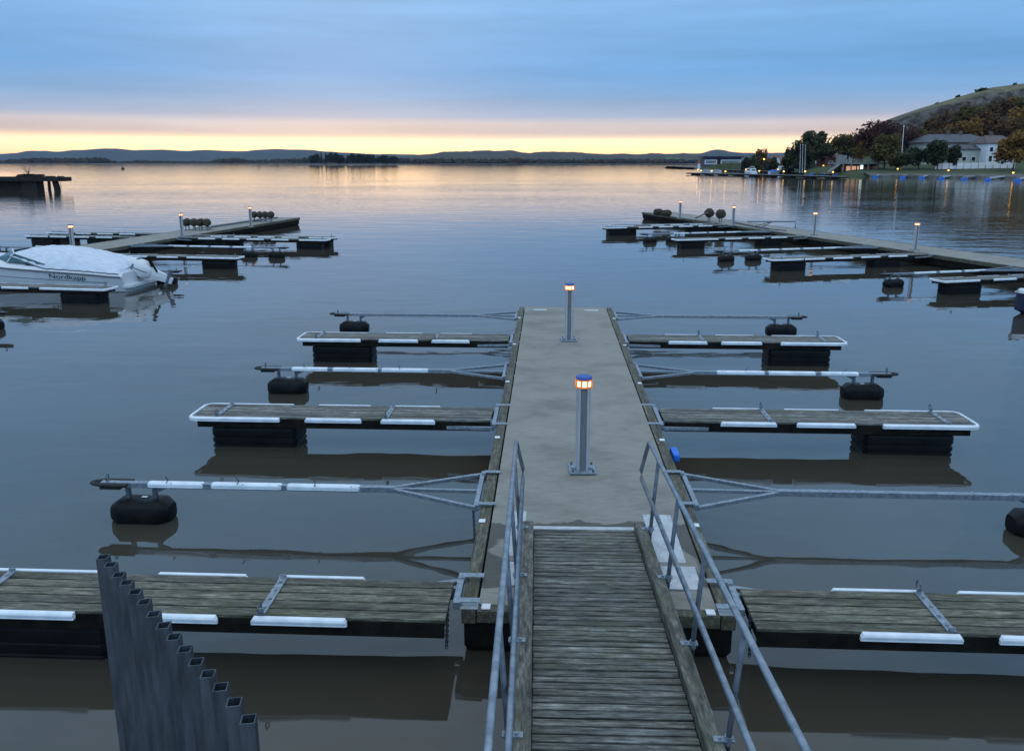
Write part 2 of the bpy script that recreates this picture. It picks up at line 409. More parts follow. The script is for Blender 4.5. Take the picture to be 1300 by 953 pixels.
def boom_mesh(L, fenders, floats, apex=1.15):
    P = []
    b = MB()
    b.bar((.08, -.52, .45), (.08, .52, .45), .055, .055)
    for s in (-1, 1):
        b.bar((.08, s*.5, .452), (apex, s*.025, .452), .045, .045)
        b.box((-.05, s*.48, .505), (.20, .07, .012)); b.box((.06, s*.48, .47), (.06, .08, .06))
    b.bar((.10, .02, .45), (apex-.05, 0, .45), .04, .04)
    P.append(('bracket', b, 'galv', .003, None))
    a = MB().bar((apex-.05, 0, .45), (L-.12, 0, .45), .075, .07)
    for k in range(int((L-apex-1)/.45)): a.box((apex+.5+k*.45, 0, .45), (.022, .085, .08))
    P.append(('arm', a, 'galv', .004, None))
    for s, e in fenders:
        m = MB()
        sec = lambda x, k=1.0: [(x, y*k, .455 + z*k) for y, z in ((-.046, -.026), (-.046, -.014), (-.040, -.008), (-.050, .0), (-.046, .024), (-.026, .038), (.026, .038), (.046, .024), (.050, .0), (.040, -.008), (.046, -.014), (.046, -.026))]
        m.loft([sec(s, .85), sec(s+.03), sec(e-.03), sec(e, .85)])
        x = (s+e)/2 + .1
        tie = MB().tube([(x, .055, .50), (x, .0, .514), (x+.03, .0, .56)], .006, 5)
        P.append(('fender', m, 'white_pl', .006, ('tie', tie, 'rubber')))
    m = MB(); pts = [(L-.36 + .36*math.cos(R(t))*1.0, .085*math.sin(R(t)), .465) for t in range(-110, 111, 20)]
    m.tube(pts, .025, 8)
    m.box((L-.25, 0, .425), (.26, .12, .05))
    hook = MB().tube([(L-.20, .03*math.cos(R(t)), .53+.05*math.sin(R(t))) for t in range(0, 361, 30)], .009, 6, cap=False)
    P.append(('end_loop', m, 'rubber', 0, ('hook', hook, 'galv_dark')))
    ph = MB().bar((L-.5, 0, .42), (L-.66, 0, .30), .04, .05)
    P_legs = []
    for fx in floats:
        for lx in (-.17, .17):
            g = MB().bar((fx+lx, 0, .42), (fx+lx, 0, .27), .045, .06)
            if lx < 0: g.bar((fx-.17, 0, .36), (fx-.30, 0, .425), .04, .05)
            P.append(('float_leg', g, 'galv_dark', .003, None))
        m = MB(); secs = []
        for x, k in ((-.375, .42), (-.37, .58), (-.27, .97), (-.25, 1), (-.09, 1), (-.085, .98), (.085, .98), (.09, 1), (.25, 1), (.27, .97), (.37, .58), (.375, .42)):
            ry, rz = .19*k, .175*k
            secs.append([(fx+x, ry*cy, .10+rz*cz) for cy, cz in [(math.copysign(abs(math.cos(R(t)))**.6, math.cos(R(t))), math.copysign(abs(math.sin(R(t)))**.6, math.sin(R(t)))) for t in range(0, 360, 24)]])
        m.loft(secs)
        lb = MB().box((fx-.02, -.02, .278), (.07, .03, .006))
        P.append(('float', m, 'black', 0, ('sticker', lb, 'tag')))
    return P
CACHE = {}
def finger(kind, key, spec, root, ang, label, group, z=0):
    """kind 'walkway' or 'boom'; copies share mesh data of the same key"""
    if (kind, key) in CACHE:
        t = copy_tree(CACHE[(kind, key)])
    else:
        t = thing('finger_pier' if kind == 'walkway' else 'mooring_boom', '-', 'finger pier' if kind == 'walkway' else 'mooring boom')
        for name, mb, mt, bev, sub in (walkway_mesh if kind == 'walkway' else boom_mesh)(*spec):
            if mt == 'plank_long' and str(key).startswith('first'): mt = 'plank_mossy'
            o = part(name, mb, M[mt], t, bev, smooth=(name == 'float' and kind == 'boom'))
            if o.name.startswith('float') and kind == 'boom' and not o.name.startswith('float_leg'):
                o.data.set_sharp_from_angle(angle=R(40)) if hasattr(o.data, 'set_sharp_from_angle') else None
            if sub: part(sub[0], sub[1], M[sub[2]], o)
        CACHE[(kind, key)] = t
    t.location = (root[0], root[1], z); t.rotation_euler = (0, 0, ang)
    tag(t, label, 'finger pier' if kind == 'walkway' else 'mooring boom', group)
    return t

# ------------------------------------------------------------------ main pontoon
S = .0459; PA = math.atan(S)                    # heading of the pontoon, a little right of +Y
dirp = Vector((math.sin(PA), math.cos(PA), 0)); latp = Vector((math.cos(PA), -math.sin(PA), 0))
nearL, nearR = at(585, 778, .45), at(933, 778, .45)
near = (nearL+nearR)/2
PL, PW = 14.35, 2.44
tilt = math.atan(.15/14)
pont = thing('pontoon', 'concrete decked pontoon with timber edges running straight out from the gangway', 'pontoon', near, -PA)
pont.rotation_euler = (tilt, 0, -PA)
hw = PW/2
def side_tags(p, ys, x):
    for y in ys: part('number_tag', MB().box((x, y, .004), (.07, .075, .008)), M['tag'], p)
d = MB()
for k, (a, b_) in enumerate(((.10, PL),)):
    d.box((0, (a+b_)/2, -.05), (PW-.30, b_-a, .10))
part('deck', d, M['concrete'], pont, .008)
part('hull', MB().loft([[(-hw+.02, .03, -.10), (hw-.02, .03, -.10), (hw-.02, PL, -.10), (-hw+.02, PL, -.10)][::-1],
                        [(-hw+.02, .03, -.38), (hw-.02, .03, -.38), (hw-.02, PL, -.38), (-hw+.02, PL, -.38)][::-1],
                        [(-hw+.25, .25, -.85), (hw-.25, .25, -.85), (hw-.25, PL-.2, -.85), (-hw+.25, PL-.2, -.85)][::-1]]), M['frame_dark'], pont, .01)
for s in (-1, 1):
    ys = [0, 2.9, 5.8, 8.7, 11.6, PL]
    for a, b_ in zip(ys, ys[1:]):
        part('edge_timber', MB().box((s*(hw-.065), (a+b_)/2, -.075), (.13, b_-a-.012, .14)), M['timber'], pont, .006)
    side_tags(pont, [1.75, 4.4, 7.25, 10.1, 12.9], s*(hw-.045))
part('end_timber', MB().box((0, .045, -.068), (PW-.28, .09, .12)), M['timber'], pont, .006)
for s in (-1, 1):
    b = MB().box((s*(hw-.07), .05, .006), (.16, .09, .010)); part('corner_plate', b, M['plate'], pont)
    part('number_tag', MB().box((s*(hw-.22), .05, .006), (.08, .08, .012)), M['tag'], pont)
    part('end_cover', MB().box((s*(hw-.55), PL-.42, .003), (.36, .17, .008)), M['plate'], pont)
# service covers round the gangway foot
for x0, x1, y0, y1, nm in ((-.87, -.69, .98, 2.0, 'cover_plate'), (-.90, -.52, .42, .86, 'cover_plate'), (.62, .93, .92, 1.98, 'cover_plate'), (.66, 1.0, .42, .84, 'cover_plate')):
    g = MB().box(((x0+x1)/2, (y0+y1)/2, .004), (x1-x0, y1-y0, .008))
    for cx in (x0+.03, x1-.03):
        for cy in (y0+.03, y1-.03): g.lathe([(.012, 0), (.010, .006)], (cx, cy, .008), 8)
    part(nm, g, M['plate'], pont)
def on_p(s, lateral, z=0):
    """point at distance s along the pontoon"""
    p = near + dirp*s + latp*lateral; p.z = z; return p
def dz(s): return .45 + s*math.tan(tilt)

lamp(Vector(at(739, 596, dz(4.1))), 'nearest bollard lamp with blue cap, standing on the concrete deck beyond the gangway', 'bollard lamps along the pontoons')
lamp(Vector(at(722, 431.5, dz(11))), 'bollard lamp near the far end of the middle pontoon', 'bollard lamps along the pontoons')

# fingers of the main pontoon
WF = [(1.35, 2.2), (2.45, 3.3)]
LW, LB = 4.82, 4.92
Lw_spec = (LW, [(L_, R_) for L_, R_ in ((.98, 1.82), (2.12, 3.0))], [LW-.97], [1.75, LW-.42])
bf = [(1.55, 2.45), (2.52, 3.4), (3.5, 4.2)]
G1 = 'finger piers of the middle pontoon'; G2 = 'mooring booms of the middle pontoon'
angR = -PA; angL = math.pi - PA
def sat(py, px, z=.48): return (at(px, py, z) - near).dot(dirp)
Ss = [sat(768, 583), sat(620, 618), sat(527, 633), sat(470, 646), sat(431.5, 652), sat(402, 658)]
Sr = [sat(768, 935), sat(620, 877), sat(527, 835), sat(470, 812), sat(431.5, 795), sat(402, 783)]
Ss[0] = Sr[0] = .07
names = ['nearest', 'second', 'third', 'fourth', 'fifth', 'farthest']
lab = {
 (0, 'L'): 'mossy plank finger pier at bottom left, running behind the metal fence',
 (0, 'R'): 'mossy plank finger pier at bottom right, leaving the frame at the right edge',
 (1, 'L'): 'left mooring boom nearest the camera, with white fender sleeves and a black float',
 (1, 'R'): 'bare steel mooring boom nearest on the right, its black float cut by the frame edge',
 (2, 'L'): 'grey plank finger pier with white bumper, middle one left of the pontoon',
 (2, 'R'): 'grey plank finger pier with white bumper, middle one right of the pontoon',
 (3, 'L'): 'mooring boom with white sleeves, middle one left of the pontoon',
 (3, 'R'): 'mooring boom with white sleeves, middle one right of the pontoon',
 (4, 'L'): 'farthest plank finger pier on the left side of the middle pontoon',
 (4, 'R'): 'farthest plank finger pier on the right side of the middle pontoon',
 (5, 'L'): 'bare thin mooring boom at the far left corner of the middle pontoon',
 (5, 'R'): 'bare thin mooring boom at the far right corner of the middle pontoon'}
for i in range(6):
    for side, ss, ang, sg in (('L', Ss, angL, -1), ('R', Sr, angR, 1)):
        root = on_p(ss[i], sg*(hw-.02))
        if i % 2 == 0:
            sp0 = {'L': (-.44, .0), 'R': (.0, .44)}[side]
            finger('walkway', 'main' if i else 'first' + side, Lw_spec if i else Lw_spec + (sp0,), root, ang, lab[(i, side)], G1, .0 if i < 4 else .04)
        else:
            sp_ = bf if (i, side) in ((1, 'L'), (3, 'L'), (3, 'R')) else []
            finger('boom', 'sleeved' if sp_ else 'bare', (LB, sp_, [LB-.62]), root, ang, lab[(i, side)], G2, .0 if i < 4 else .05)
# chains at the brackets
def chain(p, q, label, n=12):
    p, q = Vector(p), Vector(q); m = MB()
    for i in range(n):
        c = p.lerp(q, (i+.5)/n); c.z -= .05*math.sin(math.pi*(i+.5)/n)*0
        pts = []
        for t in range(0, 361, 45):
            a = math.cos(R(t))*.012; h = math.sin(R(t))*.028
            pts.append(c + (Vector((a, 0, h)) if i % 2 else Vector((0, a, h))))
        m.tube(pts, .005, 4, cap=False)
    o = part('chain', m, M['galv_dark']); tag(o, label, 'chain'); return o
pL = on_p(Ss[1]-.42, -hw-.10); chain((pL.x, pL.y, .46), (pL.x+.02, pL.y, -.1), 'rusty chain hanging into the water beside the nearest left boom bracket', 20)
pL = on_p(.02, -hw-.12); chain((pL.x, pL.y, .48), (pL.x-.02, pL.y, .05), 'chain hanging at the root of the bottom left finger pier', 16)
pR = on_p(.02, hw+.12); chain((pR.x, pR.y, .48), (pR.x+.02, pR.y, .05), 'chain hanging at the root of the bottom right finger pier', 16)
# small blue float hooked on the right edge
pb = at(851, 573, .43)
bb = MB().loft([[Vector((x*k, y, z*k)) for x, z in ((-.045, -.07), (.045, -.07), (.055, 0), (.045, .05), (-.045, .05), (-.05, 0))] for y, k in ((-.17, .7), (-.14, 1), (.12, 1), (.16, .6))])
o = part('blue_fender', bb, M['blue_pl'], None, .008); o.location = pb + Vector((.06, 0, -.03)); o.rotation_euler = (0, 0, -PA)
tag(o, 'small bright blue plastic fender hooked on the right edge timber', 'fender')

# ------------------------------------------------------------------ gangway
GS = .031; GA = math.atan(GS); foot = at(741, 672, .52)
gang = thing('gangway', 'weathered plank gangway with tubular steel handrails leading down to the pontoon', 'gangway', foot, -GA)
slope = .07
GL = 4.9
def gz(y): return -y*slope                                # local y runs away from the camera, so the ramp climbs towards it
d = MB(); k = 0; y = -.02
while y > -GL:
    wd = .078 + rng.uniform(-.003, .003); z = gz(y)
    Mx = Matrix.Rotation(-math.atan(slope), 3, 'X')
    d.box((rng.uniform(-.004, .004), y-wd/2, z + rng.uniform(-.003, .003)), (1.06, wd-.015, .03), M=Mx); y -= wd + .003
part('plank_deck', d, M['plank_cross'], gang, .003)
bd = MB().box((0, -GL/2-.2, gz(-GL/2)-.07), (.95, GL-.5, .06), M=Matrix.Rotation(-math.atan(slope), 3, 'X')); part('underframe', bd, M['frame_dark'], gang)
for s in (-1, 1):
    m = MB().box((s*.595, -GL/2+.02, gz(-GL/2)+.01), (.115, GL, .15), M=Matrix.Rotation(-math.atan(slope), 3, 'X'))
    part('side_timber', m, M['plank_side'], gang, .008)
part('transition_plate', MB().box((0.02, .03, -.004), (1.14, .075, .014)), M['plate'], gang)
for s in (-1, 1):
    H1, H2 = .86, .44; xr = s*.735; xm = s*.66; r = .022
    a = MB()
    far_y = .52
    top = [(xr, -GL-.3, gz(-GL-.3)+H1), (xr, far_y-.05, gz(far_y)+H1), (xr, far_y, gz(far_y)+H1-.03), (xm, far_y-.02, gz(far_y)+H2+.08), (xm, far_y-.08, gz(far_y)+H2), (xm, -GL-.3, gz(-GL-.3)+H2)]
    a.tube(top, r, 12)
    rl = part('handrail', a, M['rail'], gang, smooth=True)
    for yy in (-.18, -1.30, -2.42, -3.54, -4.66):
        pz = gz(yy)
        part('post', MB().tube([(s*.675, yy, pz-.10), (s*.69, yy, pz+.2), (xr, yy, pz+H1-.02)], .019, 10), M['shaded_post_steel'], rl, smooth=True)
        b = MB().box((s*.655, yy, pz+.065+.03), (.13, .05, .012)); b.lathe([(.012, 0), (.012, .014)], (s*.63, yy, pz+.10), 6)
        b.tube([(s*.683, yy, pz+.06), (s*.686, yy, pz+.12)], .027, 10)
        part('bracket', b, M['galv'], rl)

# ------------------------------------------------------------------ foreground fence of square tubes
ztop = 2.76
A, B = at(131, 707, ztop), at(264, 855, ztop)
step = (B-A)/11
fen = thing('metal_fence', 'row of dark steel square tubes standing as a fence at the bottom left', 'fence', (A.x, A.y, .95))
fang = math.atan2(step.y, step.x)
for i in range(15):
    p = A + step*i; c = Vector((p.x-A.x, p.y-A.y, 0)); w2 = .0215; th = .0035; h = ztop-.95 + rng.uniform(-.006, .006)
    rm = Matrix.Rotation(R(9), 3, 'Z'); m = MB()
    o4 = [rm @ Vector((x*w2, y*w2, 0)) + c for x, y in ((-1,-1),(1,-1),(1,1),(-1,1))]
    i4 = [rm @ Vector((x*(w2-th), y*(w2-th), 0)) + c for x, y in ((-1,-1),(1,-1),(1,1),(-1,1))]
    up = Vector((0, 0, h))
    m.add(o4 + [q+up for q in o4] + [q+up for q in i4] + [q+Vector((0,0,h-.5)) for q in i4],
          [(0,1,5,4), (1,2,6,5), (2,3,7,6), (3,0,4,7), (4,5,9,8), (5,6,10,9), (6,7,11,10), (7,4,8,11), (9,13,12,8), (10,14,13,9), (11,15,14,10), (8,12,15,11), (12,13,14,15)])
    part('tube', m, M['fence'], fen)
nrm = Vector((-step.y, step.x, 0)).normalized()
rl = MB()
for z in (.25, 1.55):
    p, q = nrm*.045, step*14 + nrm*.045; rl.bar((p.x, p.y, z), (q.x, q.y, z), .012, .04)
part('cross_rail', rl, M['fence'], fen)

# ------------------------------------------------------------------ side pontoons
class Side:
    def __init__(s, p0, slope, y0, y1, label, tilt=0):
        s.a = math.atan(slope); s.dir = Vector((math.sin(s.a), math.cos(s.a), 0)); s.lat = Vector((math.cos(s.a), -math.sin(s.a), 0))
        s.o = Vector((p0[0] + slope*(y0-p0[1]), y0, 0)); s.len = (y1-y0)/math.cos(s.a)
        t = thing('pontoon', label, 'pontoon', (s.o.x, s.o.y, .5), -s.a); s.t = t; w = 1.22; L = s.len
        part('deck', MB().box((0, L/2, -.05), (2.14, L, .10)), M['concrete_dry'], t, .01)
        part('hull', MB().loft([[(-w+.03, 0, -.1), (w-.03, 0, -.1), (w-.03, L-.05, -.1), (-w+.03, L-.05, -.1)][::-1], [(-w+.03, 0, -.42), (w-.03, 0, -.42), (w-.03, L-.1, -.42), (-w+.03, L-.1, -.42)][::-1],
                        [(-w+.3, .3, -.9), (w-.3, .3, -.9), (w-.3, L-.8, -.9), (-w+.3, L-.8, -.9)][::-1]]), M['frame_dark'], t)
        for sg in (-1, 1):
            n = max(2, int(L/6))
            for k in range(n): part('edge_timber', MB().box((sg*1.15, L*(k+.5)/n, -.075), (.14, L/n-.02, .15)), M['timber'], t, .008)
        part('end_timber', MB().box((0, L+.05, -.075), (2.4, .09, .15)), M['timber'], t)
    def local(s, p): d = Vector(p) - s.o; d.z = 0; return d.dot(s.lat), d.dot(s.dir)
    def world(s, l, a, z=0): q = s.o + s.lat*l + s.dir*a; q.z = z; return q
    def finger(s, kind, tip, label, group, sleeves=True, nf=2):
        l, a = s.local(at(*tip, .5)); sg = 1 if l > 0 else -1; L = round(abs(l) - 1.2, 1)
        root = s.world(sg*1.2, a); ang = -s.a if sg > 0 else math.pi - s.a
        if kind == 'walkway':
            fd = []; x = 1.2
            while x < L-2.2: fd.append((x, x+.95)); x += 1.35
            spec = (L, fd, [L-.97] + ([2.1] if nf > 1 else []), [2.2, L-.42])
        else:
            fd = []; x = 1.7
            while sleeves and x < L-1.9: fd.append((x, x+.95)); x += 1.1
            spec = (L, fd, [L-.62] + ([L-2.0] if nf > 1 else []), 2.0)
        return finger(kind, (s, L, sleeves, nf), spec, root, ang, label, group)
left = Side((-18.5, 43.8), .155, 9, 57.2, 'left pontoon with concrete deck, half hidden behind the covered motorboat')
right = Side((16.75, 43.6), -.262, 11, 63.6, 'right pontoon with concrete deck running from the right edge to its open end')
GL1, GB1 = 'finger piers of the left pontoon', 'mooring booms of the left pontoon'
GR1, GRB = 'finger piers of the right pontoon', 'mooring booms of the right pontoon'
left.finger('walkway', (142, 365), 'finger pier with black float in front of the covered motorboat', GL1, nf=1)
left.finger('walkway', (306, 326), 'finger pier with black float just behind the covered motorboat and its outboard', GL1)
left.finger('walkway', (416, 303.8), 'nearer of two finger piers close together at the far end of the left pontoon', GL1)
left.finger('walkway', (427, 301), 'farther of two finger piers close together at the far end of the left pontoon', GL1)
left.finger('walkway', (36, 298.5), 'finger pier with large black float reaching left behind the nearest left lamp', GL1)
left.finger('walkway', (64, 294.5), 'farthest finger pier reaching left from the left pontoon', GL1, nf=1)
left.finger('boom', (366, 313.5), 'mooring boom with two black floats on the right side of the left pontoon', GB1)
left.finger('boom', (229, 343), 'mooring boom with black float just beyond the outboard motor', GB1, nf=1)
left.finger('boom', (-12, 312), 'mooring boom reaching left, its float at the left frame edge', GB1, nf=1, sleeves=False)
left.finger('boom', (8, 395), 'mooring boom tip and float at the left frame edge below the motorboat', GB1, nf=1)
right.finger('walkway', (766, 288.5), 'farthest finger pier of the right pontoon, its float nearest the picture middle', GR1)
right.finger('walkway', (775, 286.2), 'thin finger pier just behind the farthest one on the right pontoon', GR1, nf=1)
right.finger('walkway', (855, 303.5), 'second farthest finger pier of the right pontoon, with squat black float', GR1)
right.finger('walkway', (974, 328.5), 'finger pier of the right pontoon with black float left of the alight lamp reflection', GR1)
right.finger('walkway', (1189, 355), 'nearest finger pier of the right pontoon, close to the right frame edge', GR1, nf=1)
right.finger('boom', (812, 296.5), 'farthest mooring boom with two black floats on the right pontoon', GRB)
right.finger('boom', (907, 318), 'middle mooring boom with two black floats on the right pontoon', GRB)
right.finger('boom', (1118, 347), 'nearest mooring boom with a single black float on the right pontoon', GRB, nf=1)
GLP = 'bollard lamps along the pontoons'
for px, pyt, s_, lb in ((89, 285, left, 'lit bollard lamp behind the covered motorboat'), (229, 270.5, left, 'middle lit bollard lamp of the left pontoon, beside crusted floats'), (317, 262, left, 'farthest lit bollard lamp of the left pontoon, beside crusted floats'),
                        (1165, 282, right, 'lit bollard lamp of the right pontoon nearest the right frame edge'), (1035.5, 269, right, 'second lit bollard lamp of the right pontoon from the right'),
                        (932, 261, right, 'lit bollard lamp of the right pontoon beside two round crusted floats'), (864, 254.5, right, 'farthest lit bollard lamp near the open end of the right pontoon')):
    p = at(px, pyt, 1.75); lamp((p.x, p.y, .5), lb, GLP)
# stored, mussel-crusted boom floats standing on the decks
def crusted(seed, r=.36, l=.7):
    rr = random.Random(seed); m = MB(); secs = []
    n = 18
    for i in range(11):
        x = -l/2 + l*i/10; k = (1 - abs(2*i/10-1)**3*.45)
        secs.append([(x, math.cos(2*math.pi*j/n)*r*k*rr.uniform(.84, 1.14), r*1.05 + .22 + math.sin(2*math.pi*j/n)*r*k*rr.uniform(.84, 1.14)) for j in range(n)])
    m.loft(secs); return m
cnt = [0]
def stored(px, py, z0, label, group, low=False, r=.30):
    p = at(px, py, .5); cnt[0] += 1
    t = thing('stored_float', label, 'float', (p.x, p.y, .5 - (.2 if low else 0)), R(90)+rng.uniform(-.25, .25) if not low else rng.uniform(-.2, .2), group)
    part('tank', crusted(cnt[0], r), M['fuzzy'], t)
    if not low:
        for lx in (-.17, .17): part('leg', MB().bar((lx, 0, .0), (lx, 0, .34), .045, .05), M['galv_dark'], t)
gS = 'crusted floats stored on the right pontoon'; gT = 'crusted floats stored on the left pontoon'
stored(900, 280.5, 0, 'left one of two round crusted floats standing between the far lamps', gS)
stored(914.5, 282, 0, 'right one of two round crusted floats standing between the far lamps', gS)
stored(835.5, 274, 0, 'crusted float lying nearest the open end of the right pontoon', gS, True, .24)
stored(846, 275.5, 0, 'crusted float lying second from the open end of the right pontoon', gS, True, .24)
for i, px in enumerate((323, 330.5, 337, 344)):
    stored(px, 281+.1*i, 0, ['crusted float touching the farthest left lamp', 'second float in the row right of the farthest left lamp', 'third float in the row right of the farthest left lamp', 'outermost float in the row right of the farthest left lamp'][i], gT, r=.215)
for i, px in enumerate((238, 247, 255, 263.5)):
    stored(px, 292+.1*i, 0, ['crusted float touching the middle left lamp', 'second float in the row right of the middle left lamp', 'third float in the row right of the middle left lamp', 'outermost float in the row right of the middle left lamp'][i], gT, r=.215)
def laid(a, b, lb):
    p, q = at(*a, .56), at(*b, .56); m = MB().bar((0, 0, 0), q-p, .09, .08)
    d = (q-p).normalized(); n_ = Vector((-d.y, d.x, 0))
    m.bar(d*.0, d*1.0 + n_*.5 - d*2.0, .06, .05); m.bar(d*.0, -d*1.0 - n_*.5, .06, .05)
    o = part('stored_boom', m, M['galv_dark']); o.location = p; tag(o, lb, 'boom')
laid((268, 288), (352, 276), 'spare steel boom laid along the left pontoon behind its floats')
laid((978, 291), (930, 282), 'spare steel boom laid along the right pontoon right of the two round floats')
o = part('raised_bar', MB().bar((0,0,0), at(898, 270, 1.1)-at(883, 277, .55), .07, .07), M['galv_dark']); o.location = at(883, 277, .55); tag(o, 'thin steel bar slanting up to the left round float on the right pontoon', 'bar')
t = thing('low_barrier', 'low steel barrier frame standing on the back edge of the right pontoon', 'barrier', at(985, 289.5, .5), 0)
part('frame', MB().tube([(-1.6, .5, .35), (-.2, .1, .38), (1.1, -.2, .40), (1.1, -.2, .0)], .04, 6).tube([(-.2, .1, .38), (-.8, .25, 0)], .03, 6).tube([(-.2, .1, .38), (-1.4, .2, .05)], .03, 6), M['galv_dark'], t)

# ------------------------------------------------------------------ covered motorboat
sternp = at(160, 372, 0)
bang = math.pi - math.atan(.10)
boat = thing('motorboat', 'white motorboat under a pale winter cover, moored at the left pontoon', 'motorboat', (sternp.x, sternp.y + 1.15, 0), bang)
# local +x = towards the bow; port/starboard = y
HX = [0, .25, 1.2, 2.6, 4.0, 5.2, 6.2, 6.9, 7.3]
HB = [1.10, 1.16, 1.20, 1.22, 1.18, 1.02, .72, .36, .04]
HZ = [.66, .68, .76, .84, .92, 1.0, 1.07, 1.13, 1.16]
def lin(xs, ys, x):
    if x <= xs[0]: return ys[0]
    for a, b, c, d in zip(xs, xs[1:], ys, ys[1:]):
        if x <= b: return c + (d-c)*(x-a)/(b-a)
    return ys[-1]
def hull_sec(x, grow=0):
    bm, sh = lin(HX, HB, x)+grow, lin(HX, HZ, x); k = min(1, x/7.3)
    kz = -.38 + .75*max(0, k-.7)/.3
    h = [(bm*.0, kz), (bm*.55, max(kz, -.22 + .35*k*k)), (bm*.86, .02 + .30*k*k), (bm*.95, sh*.45 + .05), (bm*.985, sh-.18), (bm*1.02, sh-.15), (bm*1.02, sh-.10), (bm*.99, sh-.08), (bm*.95, sh)]
    return h
secs = []
for x in [0, .1, .25] + [.25+.35*i for i in range(1, 20)] + [7.1, 7.3]:
    h = hull_sec(x); secs.append([(x, -y, z) for y, z in reversed(h)] + [(x, y, z) for y, z in h[1:]])
hb = MB(); hb.loft(secs, closed=True)
M['gel'] = simple('gelcoat', (.60, .61, .62), (.66, .67, .68), .25, 0, 2)
M['cover'] = simple('cover_canvas', (.50, .55, .61), (.62, .67, .73), .85, 0, 4, (1, 2.5, 1), bmp=.008)
M['stripe'] = simple('grey_rubrail', (.10, .12, .15), (.14, .16, .19), .5)
hull = part('hull', hb, M['gel'], boat, smooth=True); hull.data.set_sharp_from_angle(angle=R(35))
def side_y(x, z):                                       # hull side on the camera side
    h = hull_sec(x)
    return lin([p[1] for p in h[2:5]], [p[0] for p in h[2:5]], z)
NEARS = 1   # +y local faces the camera after the turn
rb = MB()
for s in (-1, 1):
    rb.tube([(x, s*(lin(HX, HB, x)*1.02+.012), lin(HX, HZ, x)-.125) for x in [.05+.36*i for i in range(20)]], .028, 6)
part('rub_rail', rb, M['stripe'], boat, smooth=True)
ln = MB()
for s in (-1, 1):
    ln.loft([[(x, s*(side_y(x, .30+.05*x)+.004), .30+.045*x), (x, s*(side_y(x, .335+.05*x)+.006), .32+.045*x), (x, s*(side_y(x, .335+.05*x)-.02), .32+.045*x), (x, s*(side_y(x, .30+.05*x)-.02), .30+.045*x)][::s] for x in [.6+.4*i for i in range(14)]])
part('pinstripe', ln, M['stripe'], hull)
# swim platform and transom
part('cover_tail', MB().loft([[(.16, -1.0, .60), (.16, 1.0, .60), (.16, .9, .80), (.16, -.9, .80)], [(.02, -.95, .56), (.02, .95, .56), (.06, .9, .66), (.06, -.9, .66)]]), M['cover'], boat)
part('swim_platform', MB().prism([(-.20, -.85), (-.14, -1.0), (.05, -1.05), (.05, 1.05), (-.14, 1.0), (-.20, .85)], .14, .26), M['gel'], boat, .02)
# cover
cs = []
CX = [.12, .3, .7, 1.2, 1.8, 2.4, 3.0, 3.6, 4.1]; CT = [.80, .98, 1.10, 1.22, 1.34, 1.43, 1.47, 1.44, 1.34]
for i in range(28):
    x = .12 + (4.1-.12)*i/27; top = lin(CX, CT, x); bm = lin(HX, HB, x)*.97; sh = lin(HX, HZ, x)-.02
    if x > 2.8: sh += (x-2.8)*.24; bm *= 1 - (x-2.8)*.10
    row = []
    for j in range(17):
        t = -1 + 2*j/16; y = bm*math.copysign(abs(t)**.8, t); z = sh + (top-sh)*(1-abs(t)**2.6)
        z += .018*math.sin(x*9+j*1.3)*(1-abs(t)) + .012*math.sin(x*23+j) - .05*max(0, math.cos((x-1.35)*5))*max(0, abs(t)-.2)*(1.1-abs(t))
        row.append((x, y, z))
    cs.append(row)
cm = MB().loft(cs, closed=False, cap=False)
n = len(cm.v); under = [(x, y, z-.03) for x, y, z in cm.v]; cm.v += under; cm.f += [tuple(i+n for i in reversed(f)) for f in cm.f]
part('cover', cm, M['cover'], boat, smooth=True)
hem = MB()
for s in (-1, 1): hem.tube([(cs[i][0 if s < 0 else 16][0], cs[i][0 if s < 0 else 16][1]*1.01, cs[i][0][2]-.01 + .012*math.sin(i*2.1)) for i in range(28)], .018, 6)
part('cover_hem', hem, M['stripe'], boat)
# foredeck and windscreen
fd = []
for i in range(12):
    x = 3.5 + 3.7*i/11; bm = lin(HX, HB, x)*.94; sh = lin(HX, HZ, x)
    fd.append([(x, bm*(-1+2*j/10), sh + .16*(1-abs(-1+2*j/10)**2.2)*min(1, (7.3-x)/1.5)) for j in range(11)])
part('foredeck', MB().loft(fd, closed=False, cap=False), M['gel'], boat, smooth=True)
M['screen'] = simple('tinted_glass', (.02, .07, .075), (.03, .10, .10), .08, 0, 2)
for s in (-1, 1):
    g = MB().loft([[(2.75, s*1.13, .93), (2.75, s*1.10, .93), (2.80, s*1.08, .96), (2.80, s*1.11, .96)][::s],
                   [(4.15, s*1.04, 1.0), (4.15, s*1.01, 1.0), (3.95, s*.92, 1.28), (3.95, s*.95, 1.28)][::s],
                   [(4.9, s*.62, 1.08), (4.9, s*.59, 1.08), (4.25, s*.55, 1.37), (4.25, s*.58, 1.37)][::s]])
    w_ = part('windscreen', g, M['screen'], boat)
    part('screen_frame', MB().bar((4.17, s*1.045, 1.0), (3.95, s*.955, 1.30), .03, .03).tube([(2.75, s*1.12, .98), (3.95, s*.955, 1.305), (4.26, s*.585, 1.39)], .02, 6), M['white_pl'], w_)
front = MB().loft([[(4.9, y, 1.08), (4.87, y, 1.08), (4.22, y, 1.37), (4.25, y, 1.37)] for y in (-.58, -.25, 0, .25, .58)])
part('windscreen', front, M['screen'], boat)
